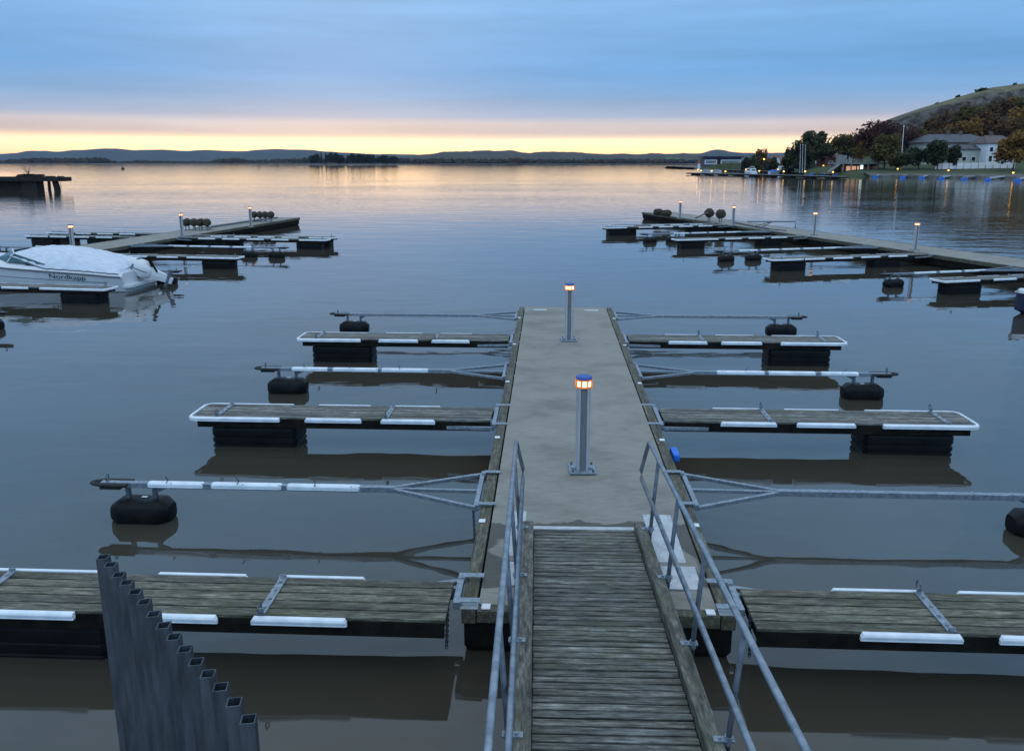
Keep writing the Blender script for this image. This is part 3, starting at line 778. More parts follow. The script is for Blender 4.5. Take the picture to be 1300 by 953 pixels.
# lettering on both hull sides
def lettering(txt, x0, length, zmid, hgt, s):
    cu = bpy.data.curves.new('lettering', 'FONT'); cu.body = txt; cu.size = 1; cu.offset = .006
    to = bpy.data.objects.new('tmp', cu); col.objects.link(to)
    me = bpy.data.meshes.new_from_object(to.evaluated_get(bpy.context.evaluated_depsgraph_get())); bpy.data.objects.remove(to)
    xs = [v.co.x for v in me.vertices]; ys = [v.co.y for v in me.vertices]; w, h = max(xs)-min(xs), .72
    for v in me.vertices:
        a = (v.co.x-min(xs))/w; b = (v.co.y - 0)/h
        x = x0 + (1-a)*length if s > 0 else x0 + a*length
        z = zmid - hgt/2 + b*hgt + .045*(x-x0)
        v.co = (x, s*(side_y(x, z)+.012), z)
    me.materials.clear(); me.materials.append(M['navy'])
    o = bpy.data.objects.new('lettering', me); col.objects.link(o); o.parent = hull
lettering('Nordkapp', 1.28, 1.30, .50, .17, 1)
lettering('Nordkapp', 1.28, 1.30, .50, .17, -1)
# outboard motor, tilted up
ob = MB(); secs = []
for t, ry, rz in ((0, .06, .05), (.06, .19, .17), (.2, .25, .23), (.45, .27, .26), (.62, .24, .24), (.78, .17, .18), (.86, .10, .11)):
    secs.append([(t, ry*math.copysign(abs(math.cos(a))**.7, math.cos(a)), rz*math.copysign(abs(math.sin(a))**.7, math.sin(a))) for a in [2*math.pi*j/16 for j in range(16)]])
ob.loft(secs)
motor = part('outboard', ob, M['gel'], boat, smooth=True, loc=(.46, 0, .93)); motor.rotation_euler = (0, R(180-24), 0); motor.scale = (1.22, 1.22, 1.22)
part('cowl_band', MB().loft([[(x, .276*k*math.cos(a), .262*k*math.sin(a)) for a in [2*math.pi*j/16 for j in range(16)]] for x, k in ((.30, 1.0), (.33, 1.02), (.36, 1.0))]), M['stripe'], motor)
part('cowl_vent', MB().box((.52, .14, .225), (.14, .06, .03)).box((.52, -.14, .225), (.14, .06, .03)).box((.12, .15, .19), (.1, .08, .03)), M['frame_dark'], motor)
part('leg', MB().loft([[(x, y*w_, z*h_+dz_) for y, z in ((-.5, -.5), (.5, -.5), (.6, 0), (.5, .5), (-.5, .5), (-.6, 0))] for x, w_, h_, dz_ in ((.78, .20, .30, 0), (1.0, .13, .26, -.02), (1.3, .07, .22, -.04), (1.45, .05, .18, -.04))]), M['gel'], motor)
part('cowl_seam', MB().tube([(x, .262*k*math.copysign(1, s_), -.02) for s_ in (1,) for x, k in ((.06, .72), (.2, .93), (.45, 1.02), (.62, .93), (.76, .66))], .014, 5), M['stripe'], motor)
part('trim_ram', MB().tube([(.78, 0, -.20), (.55, 0, -.42)], .05, 8).tube([(.98, .06, -.12), (.70, .06, -.34)], .03, 6), M['frame_dark'], motor)
gc = part('gearcase', MB().tube([(1.30, 0, -.34), (1.32, 0, -.16), (1.32, 0, .10), (1.30, 0, .20)], .07, 10, .05), M['stripe'], motor)
pr = MB()
for k in range(3):
    a = R(120*k); pr.loft([[(1.30 + q*.04, math.cos(a+q*.5)*r_, .24 + 0*q + math.sin(0)) if False else (1.31+math.cos(a+q*.45)*r_, math.sin(a+q*.45)*r_, .24+q*.05) for q in (-.5, .5)] + [(1.31+math.cos(a+.22)*r_, math.sin(a+.22)*r_, .27)] for r_ in (.03, .10, .17)])
part('propeller', pr, M['stripe'], gc)
part('motor_bracket', MB().box((.05, 0, .62), (.26, .34, .34)).box((-.12, 0, .55), (.2, .26, .2)), M['frame_dark'], boat, .02, loc=(-.08, 0, 0))

# small boat at the right frame edge
p = at(1288, 398, 0)
sb = thing('dinghy', 'small dark hulled boat with white deck cut off by the right frame edge', 'boat', (p.x, p.y, 0), R(-4))
secs = []
for x, bm, sh, kz in ((0, .05, .62, .22), (.25, .30, .60, .02), (.8, .60, .56, -.12), (1.8, .82, .50, -.2), (3.0, .86, .48, -.2), (4.2, .80, .48, -.18)):
    secs.append([(x, -bm, sh), (x, -bm*.9, .12), (x, -bm*.5, kz), (x, 0, kz-.06), (x, bm*.5, kz), (x, bm*.9, .12), (x, bm, sh)])
sh_ = part('hull', MB().loft(secs), M['navy'], sb, smooth=True); sh_.data.set_sharp_from_angle(angle=R(40))
part('deck', MB().loft([[(x-.04, -bm*1.05, sh+.01), (x-.04, bm*1.05, sh+.01), (x-.04, bm*.9, sh+.09), (x-.04, 0, sh+.16), (x-.04, -bm*.9, sh+.09)][::-1] for x, bm, sh in ((0, .08, .62), (.25, .32, .60), (.8, .62, .56), (1.8, .84, .50), (4.2, .82, .48))]), M['gel'], sb, .01)
part('bow_cleat', MB().tube([(-.12, -.1, .72), (.02, 0, .78), (.25, .05, .78)], .03, 6), M['frame_dark'], sb)
part('side_window', MB().box((1.1, -.50, .68), (.5, .02, .06)).box((1.9, -.66, .64), (.5, .02, .06)), M['screen'], sb)

# ------------------------------------------------------------------ old timber jetty at the left
t0 = at(88, 241.5, 0); jy = t0.y
oj = thing('old_jetty', 'dark derelict jetty with heavy beam and pile, at the left frame edge', 'jetty', (t0.x, jy, 0), 0); oj.scale = (1.22, 1, .80)
M['tar'] = simple('tarred_timber', (.005, .0045, .004), (.018, .015, .011), .9, 0, 1.5, bmp=.05)
part('beam', MB().box((-14, 0, 2.2), (28, 2.2, .85)).box((-16, 2, 2.3), (24, 1.2, .7)), M['tar'], oj, .05)
part('wall', MB().box((-12, .6, .6), (14.6, 1.2, 2.9)).box((-4.9, .3, .6), (2.0, 2, 3.0)), M['tar'], oj)
part('pile', MB().bar((-1.75, 0, 1.9), (-1.45, 0, -1), .62, .6), M['tar'], oj)
part('pile', MB().bar((-3.4, 1.8, 1.9), (-3.5, 1.8, -1), .3, .3), M['tar'], oj)
m = MB()
for k in range(26): m.box((-4.8+rng.uniform(-1.4, 1.2), rng.uniform(-.8, .8), 2.66+rng.uniform(0, .45)), (rng.uniform(.4, 1.5), rng.uniform(.3, .8), rng.uniform(.15, .4)), rng.uniform(0, 3))
for k in range(14): m.box((rng.uniform(-4, -.5), rng.uniform(-.8, .8), 2.66), (rng.uniform(.2, .8), .3, rng.uniform(.1, .35)), rng.uniform(0, 3))
part('rubble', m, M['tar'], oj)
m = MB()
for k in range(9): m.tube([(-5.2, 0, 2.7), (-5.2+rng.uniform(-.3, .3), 0, 3.4), (-5.2+rng.uniform(-1.2, 1.2), rng.uniform(-.5, .5), 3.9+rng.uniform(.2, 1.2))], .04, 4, .012)
part('dead_bush', m, M['tar'], oj)
for x in (-.7, -3.3): part('hanging_rope', MB().tube([(x, -.9, 1.9), (x+.05, -.9, .2)], .035, 4), M['tar'], oj)

# channel marks far out
for px, py, hh, lb in ((156, 215, 1, 'dark floating channel buoy with a short pole, out on the water at left'), (329, 212.6, 0, 'thin channel stake out on the water, left one of two'), (352, 211.6, 0, 'thin channel stake out on the water, right one of two')):
    p = at(px, py, 0); s_ = p.y/1000
    t = thing('channel_mark', lb, 'channel mark', p)
    part('pole', MB().tube([(0, 0, -1), (0, 0, 5.6*s_)], .5*s_, 6, .2*s_), M['frame_dark'], t)
    if hh: part('drum', MB().lathe([(1.5*s_, -1), (2.0*s_, .5*s_), (1.4*s_, 1.5*s_), (.6*s_, 2.4*s_)], n=10), M['frame_dark'], t)
    else: part('topmark', MB().box((0, 0, 5.8*s_), (.8*s_, .5*s_, .8*s_)), M['frame_dark'], t)

# ------------------------------------------------------------------ far shores
def leafmat(name, a, b, c3=None):
    m, nt, bs = mat(name); g = N(nt, 'ShaderNodeNewGeometry')
    st = [(0, a), (.6, b)] + ([(1, c3)] if c3 else [])
    nt.links.new(ramp(nt, g.outputs['Random Per Island'], st), bs.inputs['Base Color']); bs.inputs['Roughness'].default_value = .8
    bs.inputs['Specular IOR Level'].default_value = .15
    return m
M['leaf_dark'] = leafmat('dark_foliage', (.012, .017, .008), (.032, .040, .016), (.05, .055, .02))
M['leaf_olive'] = leafmat('olive_foliage', (.035, .032, .010), (.075, .065, .018), (.10, .075, .02))
M['leaf_red'] = leafmat('copper_foliage', (.018, .007, .006), (.045, .015, .012), (.06, .022, .014))
M['leaf_orange'] = leafmat('autumn_foliage', (.07, .035, .010), (.16, .085, .018), (.24, .12, .022))
M['leaf_brown'] = leafmat('brown_foliage', (.035, .020, .009), (.085, .045, .018), (.13, .065, .02))
M['bark'] = simple('bark', (.03, .025, .02), (.06, .05, .04), .9)
M['lawn'] = simple('lawn_grass', (.028, .045, .012), (.055, .065, .022), .95, 0, .12)
M['roof'] = simple('dark_roof', (.04, .043, .052), (.07, .075, .088), .7, 0, 1.5)
M['cream'] = simple('pale_render', (.40, .40, .34), (.48, .47, .41), .9, 0, .5)
M['white_house'] = simple('white_render', (.62, .64, .66), (.72, .74, .76), .8, 0, .5)
M['redwood'] = simple('red_boarding', (.10, .03, .022), (.15, .045, .03), .85, 0, .8)
M['pinkroof'] = simple('red_tile_roof', (.22, .08, .06), (.28, .11, .085), .85, 0, .8)
M['brownroof'] = simple('brown_grey_roof', (.09, .07, .065), (.13, .10, .09), .85, 0, .8)
M['glass'] = simple('dark_window', (.01, .013, .018), (.02, .025, .03), .1, 0, 2)
M['greywood'] = simple('grey_boards', (.16, .16, .16), (.24, .24, .235), .85, 0, .7)
M['stone'] = simple('shore_stone', (.06, .058, .052), (.13, .125, .11), .9, 0, .8, bmp=.1)

def leaves(m, cx, cy, cz, rx, ry, rz, n, size, rr, hollow=.35, clumps=14):
    """leaf-sized faces gathered in clumps through an uneven crown volume"""
    cl = []
    for k in range(clumps):
        while True:
            p = Vector((rr.uniform(-1, 1), rr.uniform(-1, 1), rr.uniform(-1, 1)))
            if p.length < 1: break
        p *= .74; cl.append((p, rr.uniform(.26, .50)))
    for i in range(n):
        p, r = cl[min(len(cl)-1, int(rr.random()*len(cl)))]
        while True:
            d = Vector((rr.uniform(-1, 1), rr.uniform(-1, 1), rr.uniform(-1, 1)))
            if hollow < d.length < 1: break
        q = p + d*r; c = Vector((cx+q.x*rx, cy+q.y*ry, cz+q.z*rz)); s = size*rr.uniform(.5, 1.3)
        a = Vector((rr.gauss(0, 1), rr.gauss(0, 1), rr.gauss(0, 1))).normalized(); b = a.orthogonal().normalized()
        m.add([c+a*s, c+b*s*.7, c-a*s, c-b*s*.7], [(0,1,2,3)])
TREES = []
def tree(px, ytop, ybase, Yd, wpx, lm, label, cat='tree', n=1500, size=.42, name='tree', group=None, shape='round', trunkfrac=.22, ground=None):
    """a tree at distance Yd whose outline spans wpx photo pixels"""
    rr = random.Random(int(px*13+ytop))
    top, base = atY(px, ytop, Yd), atY(px, ybase, Yd)
    if ground is not None: base.z = ground(base.x, Yd) - .2
    H = top.z - base.z; W = wpx/1000*Yd/1.0
    t = thing(name, label, cat, base, 0, group)
    tr = MB(); th = H*trunkfrac
    r0 = max(.15, H*.022)
    tr.tube([(0, 0, -.5), (.1, 0, th), (.0, .1, H*.55), (0, 0, H*.85)], r0, 7, r0*.25)
    for k in range(5):
        a = rr.uniform(0, 6.28); z0 = rr.uniform(th, H*.55)
        tr.tube([(0, 0, z0), (math.cos(a)*W*.18, math.sin(a)*W*.18, z0+H*.14), (math.cos(a)*W*.32, math.sin(a)*W*.32, z0+H*.24)], r0*.4, 5, r0*.1)
    part('trunk', tr, M['bark'], t)
    m = MB()
    if shape == 'conifer':
        for i in range(n):
            h = rr.random()**1.3; z = H*(.1+.9*h); r = W/2*(1-h)*(.55+.45*abs(math.sin(h*22)))*rr.uniform(.3, 1)
            a = rr.uniform(0, 6.28); c = Vector((r*math.cos(a), r*math.sin(a), z)); s = size*rr.uniform(.5, 1.2)
            u = Vector((math.cos(a), math.sin(a), -.3)); v = Vector((-math.sin(a), math.cos(a), 0))
            m.add([c-u*s, c-v*s*.5, c+u*s, c+v*s*.5], [(0,1,2,3)])
    else:
        ch = H*(1-trunkfrac*.75)
        leaves(m, 0, 0, H-ch/2, W*.56, W*.52, ch*.54, n, size, rr, clumps=16 if shape == 'round' else 9, hollow=.2 if shape == 'round' else .6)
    part('crown', m, M[lm], t)
    return t

# headland terrain: grid in (u = X/Y, Y)
US = [(.39, 4), (.41, 12), (.439, 22), (.46, 26.3), (.482, 30), (.517, 34.6), (.537, 37.3), (.576, 42), (.634, 45.7), (.66, 47), (.75, 50), (1.0, 54), (1.6, 56)]
def sky_h(u): return lin([a for a, b in US], [b for a, b in US], u)
SHORE = [(.20, 520), (.27, 470), (.33, 380), (.37, 300), (.42, 258), (.50, 240), (.64, 226), (.8, 210), (1.0, 180), (1.6, 130)]
def shore_y(u): return lin([a for a, b in SHORE], [b for a, b in SHORE], u)
def ground(x, y):
    u = x/y; s = shore_y(u); t = y - s
    if t < 0: return max(-2.0, t*.4)
    z = min(1.1, t*.5) + 2.6*min(1, max(0, t-3)/38)
    zs = sky_h(u)
    y0, y1 = s+75, 430 if u > .42 else 430 + (.42-u)*600
    k = min(1, max(0, (y-y0)/(y1-y0)))
    prof = lin([0, .25, .45, .70, .78, 1], [0, .10, .24, .60, .86, 1], k)
    z += (zs-z)*prof if zs > z else 0
    nn = mnoise.noise(Vector((x*.02, y*.02, 0))); n2 = mnoise.noise(Vector((x*.09, y*.09, 3)))
    rough = min(1, max(0, prof*(1-prof)*4))
    z += rough*(nn*3.2 + n2*2.6 + 2.0*mnoise.noise(Vector((x*.25, z*.3, y*.1)))) + min(1, max(0, t-60)/60)*.25*n2
    if y > y1: z -= (y-y1)*.02
    ke = min(1, max(0, (u-.212)/.05)); z = z*ke - 1.5*(1-ke)
    return z
m = MB(); us = [.20 + i*.0065 for i in range(110)] + [.92+i*.05 for i in range(14)]
ysn = 110; idx = []
for u in us:
    s = shore_y(u)
    for j in range(ysn):
        t = j/(ysn-1); y = s - 14 + (780-s)*t**1.35
        x = u*y; m.v.append((x, y, ground(x, y)))
for i in range(len(us)-1):
    for j in range(ysn-1): m.f.append((i*ysn+j, (i+1)*ysn+j, (i+1)*ysn+j+1, i*ysn+j+1))
mm, nt, bs = mat('headland'); M['headland'] = mm
g = N(nt, 'ShaderNodeNewGeometry'); P = g.outputs['Position']; sn = N(nt, 'ShaderNodeSeparateXYZ'); nt.links.new(g.outputs['Normal'], sn.inputs[0])
spz = N(nt, 'ShaderNodeSeparateXYZ'); nt.links.new(P, spz.inputs[0])
gr = ramp(nt, noise(nt, P, .12, 5), [(.35, (.03, .048, .013)), (.65, (.058, .07, .024))])
dry = ramp(nt, noise(nt, P, .10, 6, .7), [(.35, (.085, .085, .035)), (.5, (.15, .135, .065)), (.65, (.06, .06, .03))])
rock = ramp(nt, noise(nt, P, .16, 7, .72, (1, 1, .5)), [(.42, (.010, .009, .008)), (.5, (.042, .036, .030)), (.60, (.11, .10, .09))])
hi = math_node(nt, 'DIVIDE', math_node(nt, 'SUBTRACT', spz.outputs[2], 6), 6, True)
c = mixc(nt, hi, gr, dry)
steep = ramp(nt, sn.outputs[2], [(.90, (1, 1, 1)), (.965, (0, 0, 0))])
c = mixc(nt, math_node(nt, 'MULTIPLY', steep, hi), c, rock)
nt.links.new(c, bs.inputs['Base Color']); bs.inputs['Roughness'].default_value = 1
bump(nt, noise(nt, P, .5, 6, .7), .8, .7, bs)
struct('headland_hill', m, mm, smooth=True)

# ---- far ridges: solid hill bodies
def ridge(name, pts, Yd, depth, mt, kind='structure', jag=.0, seed=1, step=6):
    m = MB(); xs = []; px = pts[0][0]
    while px <= pts[-1][0]: xs.append(px); px += step
    secs = []
    for px in xs:
        yt = lin([a for a, b in pts], [b for a, b in pts], px)
        p = atY(px, yt, Yd); h = p.z*(1 + jag*mnoise.noise(Vector((px*.05, seed, 0))) + jag*.6*mnoise.noise(Vector((px*.17, seed, 5))))
        row = []
        for k, (dy, hz) in enumerate(((-.5, 0), (-.36, .35), (-.2, .75), (-.08, .95), (0, 1), (.15, .9), (.5, 0))):
            row.append((p.x*(1+dy*depth/Yd), Yd+dy*depth, h*hz*(1+.10*mnoise.noise(Vector((px*.08, k, seed)))*(0 < hz < 1)) - (1.5 if hz == 0 else 0)))
        secs.append(row)
    m.loft(secs, closed=False, cap=False)
    o = part(name, m, mt, smooth=True); tag(o, kind=kind); return o
M['hill_far'] = simple('forested_hill', (.022, .030, .022), (.045, .050, .032), 1, 0, .004)
M['hill_mid'] = simple('autumn_hill', (.022, .024, .014), (.060, .042, .022), 1, 0, .012)
ridge('far_hills', [(-700, 194), (-200, 193), (-60, 196), (0, 195.5), (25, 194), (35, 191.5), (60, 191.5), (70, 193), (90, 191.2), (130, 188.6), (145, 188.6), (170, 190.6), (205, 190), (240, 191.8), (268, 190), (285, 191.8), (310, 192), (335, 189.6), (370, 189.6), (400, 190.8), (430, 193.5), (460, 195), (500, 197), (540, 198.5), (575, 201)], 7600, 1600, M['hill_far'], jag=.05, seed=2)
ridge('distant_ridge', [(440, 197), (490, 195.5), (520, 196), (560, 197), (640, 199), (760, 197), (860, 195.5), (892, 194.5), (905, 190.2), (915, 190), (930, 193), (950, 194.5), (1000, 194), (1100, 192), (1400, 190)], 6400, 1200, M['hill_far'], jag=.06, seed=5)
ridge('wooded_ridge', [(490, 205), (512, 199), (540, 196), (562, 192.8), (590, 192.3), (620, 191), (650, 191.5), (668, 194), (700, 192.4), (730, 193.3), (765, 195.6), (800, 195.6), (850, 194.8), (885, 195), (905, 199), (940, 203)], 3600, 900, M['hill_mid'], jag=.10, seed=7, step=3)

def forest(name, pts, ybase, Yd, depth, mt, n, seed, rel=(.8, 1.12), r=(5, 11)):
    """far-off wood: thousands of faceted crowns, one mass"""
    rr = random.Random(seed); m = MB()
    px0, px1 = pts[0][0], pts[-1][0]
    for i in range(n):
        px = rr.uniform(px0, px1); dd = rr.random(); Yy = Yd + depth*dd
        yt = lin([a for a, b in pts], [b for a, b in pts], px)
        topz = atY(px, yt, Yd).z; x = atY(px, yt, Yd).x*Yy/Yd
        top = topz*rr.uniform(*rel)*(.62+.38*dd) ; rad = rr.uniform(*r)
        z0 = max(0, top - rad*1.5); k = 7
        secs = []
        for zz, q in ((top-rad*2.4, .75), (top-rad*1.2, 1.0), (top-rad*.45, .8), (top, .18)):
            a0 = rr.random()*6
            secs.append([(x+rad*q*rr.uniform(.7, 1.15)*math.cos(a0+6.283*j/k), Yy+rad*q*math.sin(a0+6.283*j/k), max(-.5, zz)) for j in range(k)])
        m.loft(secs)
    o = part(name, m, mt); tag(o, kind='stuff'); return o
def stuff(o, label, cat): o['label'] = label; o['category'] = cat; return o
M['wood_mix'] = leafmat('far_wood', (.010, .013, .008), (.032, .026, .012), (.060, .032, .012))
M['islet_leaf'] = leafmat('islet_foliage', (.006, .010, .006), (.016, .022, .010), (.03, .03, .012))
M['wood_dark'] = leafmat('far_dark_wood', (.012, .018, .010), (.026, .032, .015), (.04, .035, .016))
stuff(forest('shore_wood', [(-300, 200), (0, 203), (20, 200.5), (45, 199.8), (110, 199.5), (125, 198), (138, 201.5), (150, 205), (175, 203), (250, 204.5), (265, 205), (280, 200.6), (305, 199.5), (315, 203), (340, 202), (380, 199.5), (400, 199), (440, 200), (500, 200)], 208.5, 2500, 260, M['wood_mix'], 1500, 3), 'low autumn wood along the far left shore under the blue hills', 'wood')
stuff(forest('shore_wood', [(500, 200), (560, 200), (620, 201), (700, 201), (800, 201), (880, 201.5), (905, 204)], 208.5, 2300, 260, M['wood_mix'], 800, 4), 'low autumn wood along the far shore right of the tree covered islet', 'wood')
stuff(forest('hill_wood', [(500, 200), (540, 196), (562, 193.4), (590, 192.8), (620, 191.8), (650, 192), (668, 194.6), (700, 193), (730, 194), (765, 196), (800, 196), (850, 195.6), (885, 196), (900, 200)], 208, 3550, 300, M['wood_mix'], 1500, 5, rel=(.35, 1.02), r=(7, 13)), 'dense wood covering the low ridge across the bay', 'wood')
# low far shore land
m = MB()
secs = []
for px in range(-300, 1101, 20):
    a = atY(px, 209, 2380)
    secs.append([(a.x, 2250, -1), (a.x, 2290, 1.2), (a.x*1.02, 2500, 2.5), (a.x*1.2, 3300, 5), (a.x*1.2, 3400, -1)])
m.loft(secs, closed=False, cap=False); struct('far_shore', m, M['hill_mid'], smooth=True)
fld = MB(); p0, p1, p2, p3 = atY(838, 202.6, 3000), atY(868, 202.6, 3000), atY(866, 200.2, 3100), atY(846, 200.2, 3100)
fld.add([p0, p1, p2, p3, p0-Vector((0,0,20)), p1-Vector((0,0,20)), p2-Vector((0,0,26)), p3-Vector((0,0,26))], [(0,1,2,3), (4,5,1,0), (5,6,2,1), (6,7,3,2), (7,4,0,3)])
struct('field', fld, simple('meadow', (.05, .09, .03), (.06, .10, .035), 1, 0, .02))
# islet with its trees
ic = at(447, 209.6, 0); isl = MB(); secs = []
for i in range(25):
    t = i/24; px = 368 + t*(522-368); a = at(px, 209.6, 0); w = 14*math.sin(math.pi*t)+1.5
    secs.append([(a.x, ic.y-w, -1), (a.x, ic.y-w*.6, 1.1*min(1, 4*t)), (a.x, ic.y+w*.6, 1.6*min(1, 4*t)), (a.x, ic.y+w, -1)])
isl.loft(secs, closed=False, cap=False); struct('islet', isl, M['stone'])
it = random.Random(21)
prof = [(397, 197), (405, 195), (414, 194.5), (421, 192.5), (430, 196), (438, 198), (445, 195), (452, 194.5), (462, 196), (470, 196.5), (480, 197), (490, 197), (497, 198), (504, 200)]
desc = ['first', 'second', 'third', 'fourth', 'fifth', 'sixth', 'seventh', 'eighth', 'ninth', 'tenth', 'eleventh', 'twelfth', 'thirteenth', 'fourteenth', 'fifteenth', 'sixteenth', 'seventeenth', 'eighteenth', 'nineteenth', 'twentieth']
k = 0; px = 398
while px < 505 and k < 20:
    yt = lin([a for a, b in prof], [b for a, b in prof], px) + it.uniform(-.5, 1.2)
    con = it.random() < .4
    tree(px, yt, 208.6, ic.y + it.uniform(-8, 8), it.uniform(5.5, 7.5) if con else it.uniform(8.5, 12), 'islet_leaf', '%s tree from the left on the wooded islet' % desc[k],
         n=900, size=1.5, name='islet_tree', group='trees on the islet', shape='conifer' if con else 'round', trunkfrac=.15)
    px += it.uniform(5.0, 5.9); k += 1
tree(655, 200, 208.8, 2200, 20, 'leaf_brown', 'rusty autumn tree clump alone at the water on the far shore', n=500, size=2.4, trunkfrac=.1)

# ---- headland trees
G = ground
tg = 'trees on the right shore'
T = [  # px, ytop, ybase, Y, width, leaf, n, shape, label
 (1130, 150, 214, 300, 78, 'leaf_red', 3600, 'round', 'large dark copper coloured tree at the foot of the hill'),
 (1122, 167, 213, 268, 40, 'leaf_olive', 2000, 'round', 'olive green round tree in front of the dark copper tree'),
 (1091, 179, 212, 300, 13, 'leaf_orange', 500, 'round', 'narrow bright orange tree left of the copper tree'),
 (1076, 168, 206, 330, 36, 'leaf_olive', 1500, 'round', 'brownish green tree behind the white gabled houses'),
 (1094, 172, 208, 335, 26, 'leaf_olive', 900, 'round', 'brownish green tree squeezed between the houses and the copper tree'),
 (1033, 167, 214, 330, 34, 'leaf_dark', 1900, 'round', 'tallest dark tree behind the three masts'),
 (1016, 179, 215, 320, 32, 'leaf_dark', 1500, 'round', 'dark tree leaning out left of the three masts'),
 (1003, 186, 215, 330, 20, 'leaf_dark', 800, 'round', 'low dark tree at the left end of the mast trees'),
 (1046, 183, 214, 320, 24, 'leaf_dark', 900, 'round', 'dark tree right of the tallest mast tree'),
 (1050, 169, 205, 350, 17, 'leaf_brown', 130, 'open', 'nearly bare tree against the glowing sky'),
 (968, 187, 206, 430, 15, 'leaf_brown', 420, 'open', 'reddish thin crowned tree beside the navy roofed sheds'),
 (952, 197, 212, 400, 22, 'leaf_dark', 700, 'round', 'low dark bush like tree right of the navy roofed sheds'),
 (968, 199, 212, 405, 24, 'leaf_brown', 600, 'round', 'low brown tree below the reddish thin crowned tree'),
 (981, 201, 212, 380, 16, 'leaf_dark', 400, 'round', 'small dark tree left of the pink roofed cottage'),
 (1190, 176, 211, 255, 27, 'leaf_dark', 1300, 'round', 'dark tree standing in front of the villa'),
 (1210, 184, 211, 258, 17, 'leaf_dark', 600, 'round', 'smaller dark tree between the villa and its low wing'),
 (1166, 183, 211, 262, 30, 'leaf_dark', 1200, 'round', 'dark green tree left of the villa corner'),
 (1150, 194, 212, 258, 22, 'leaf_dark', 600, 'round', 'low dark bush below the flagpole'),
 (1137, 194, 211, 262, 18, 'leaf_olive', 500, 'round', 'low olive bush left of the flagpole'),
 (1286, 167, 214, 243, 46, 'leaf_orange', 2600, 'round', 'orange autumn tree in front of the white fence at the right edge'),
 (1222, 146, 190, 345, 40, 'leaf_orange', 1300, 'round', 'yellow brown tree on the slope above the villa roof'),
 (1250, 139, 186, 360, 44, 'leaf_brown', 1500, 'round', 'brown tree highest on the wooded slope'),
 (1178, 163, 196, 335, 32, 'leaf_brown', 900, 'round', 'brown tree on the slope left of the villa roof'),
 (1200, 154, 190, 340, 30, 'leaf_brown', 900, 'round', 'brown tree on the slope just above the villa ridge'),
 (1272, 150, 186, 340, 40, 'leaf_brown', 1300, 'round', 'brown tree on the slope above the orange tree'),
 (1296, 134, 180, 345, 44, 'leaf_orange', 1500, 'round', 'orange brown tree on the slope at the right frame edge'),
 (1318, 150, 190, 320, 50, 'leaf_brown', 1200, 'round', 'brown tree on the slope, partly beyond the right frame edge'),
 (1330, 175, 214, 250, 46, 'leaf_olive', 900, 'round', 'olive tree just beyond the right frame edge'),
 (1155, 170, 205, 320, 26, 'leaf_brown', 700, 'round', 'brown shrubby tree right of the copper tree')]
hr = random.Random(31)
where = ['above the villa', 'on the upper slope', 'near the right frame edge', 'just below the grassy crest', 'left end of the slope wood', 'in the middle of the slope wood', 'high over the white house', 'second row of the slope wood', 'third row of the slope wood', 'over the low wing', 'right of the rock face', 'below the rock face', 'between rock and villa roof', 'topmost on the right']
for k, (px, yt) in enumerate(((1186, 160), (1197, 152), (1208, 147), (1219, 139), (1232, 136), (1243, 131), (1256, 128), (1268, 130), (1280, 126), (1292, 122), (1305, 124), (1172, 168), (1262, 142), (1316, 120))):
    T.append((px, yt, 0, 372+hr.uniform(-8, 14), hr.uniform(17, 27), hr.choice(['leaf_brown', 'leaf_brown', 'leaf_orange', 'leaf_olive']), 420, 'round', 'autumn tree of the slope wood, ' + where[k]))
for px, yt, yb, Yd, w_, lm, n_, shp, lb in T:
    tree(px, yt, yb, Yd, w_, lm, lb, n=int(n_*1.7), size=.50*Yd/270, group=tg, shape=shp, ground=G)
# skyline shrubs
for px, yb, w_, h_, lb in ((1246, 118, 14, 7, 'round dark bush on the grassy hilltop'), (1288, 110.5, 7, 5.5, 'small dark bush farthest up on the hilltop'), (1216, 124.5, 5, 4, 'thin pale bush on the hill crest'), (1190, 133.5, 5, 3, 'small brown bush halfway up the hill crest')):
    tree(px, yb-h_, yb+1.5, 428, w_, 'leaf_dark', lb, cat='bush', name='bush', n=260, size=.6, group='bushes on the hill crest', trunkfrac=.1)
for px, yt, yb, w_, lb in ((1103, 156.5, 164, 5, 'tiny conifer on the hill crest left of the copper tree'), (1110, 159, 163, 4, 'second tiny conifer on the crest by the copper tree')):
    tree(px, yt, yb, 430, w_, 'leaf_dark', lb, n=200, size=.7, shape='conifer', group='conifers on the hill crest')
# undergrowth over the hill's lower slope
m = MB(); rr = random.Random(5)
for i in range(9000):
    u = rr.uniform(.40, .80); s = shore_y(u); y = rr.uniform(s+78, s+175); x = u*y
    if y > 432: continue
    nz_ = mnoise.noise(Vector((x*.035, y*.035, 9)))
    if nz_ < -.12 + (y-s-100)*.008 or y > s+150: continue
    z = ground(x, y); hh = rr.uniform(.2, 4.2)*(1+nz_)
    c = Vector((x, y, z+hh)); s_ = rr.uniform(.35, .8)
    a = Vector((rr.gauss(0, 1), rr.gauss(0, 1), rr.gauss(0, 1))).normalized(); b = a.orthogonal().normalized()
    m.add([c+a*s_, c+b*s_*.7, c-a*s_, c-b*s_*.7], [(0,1,2,3)])
o = part('undergrowth', m, M['leaf_brown']); tag(o, 'brown undergrowth covering the foot of the hill behind the houses', 'undergrowth', kind='stuff')

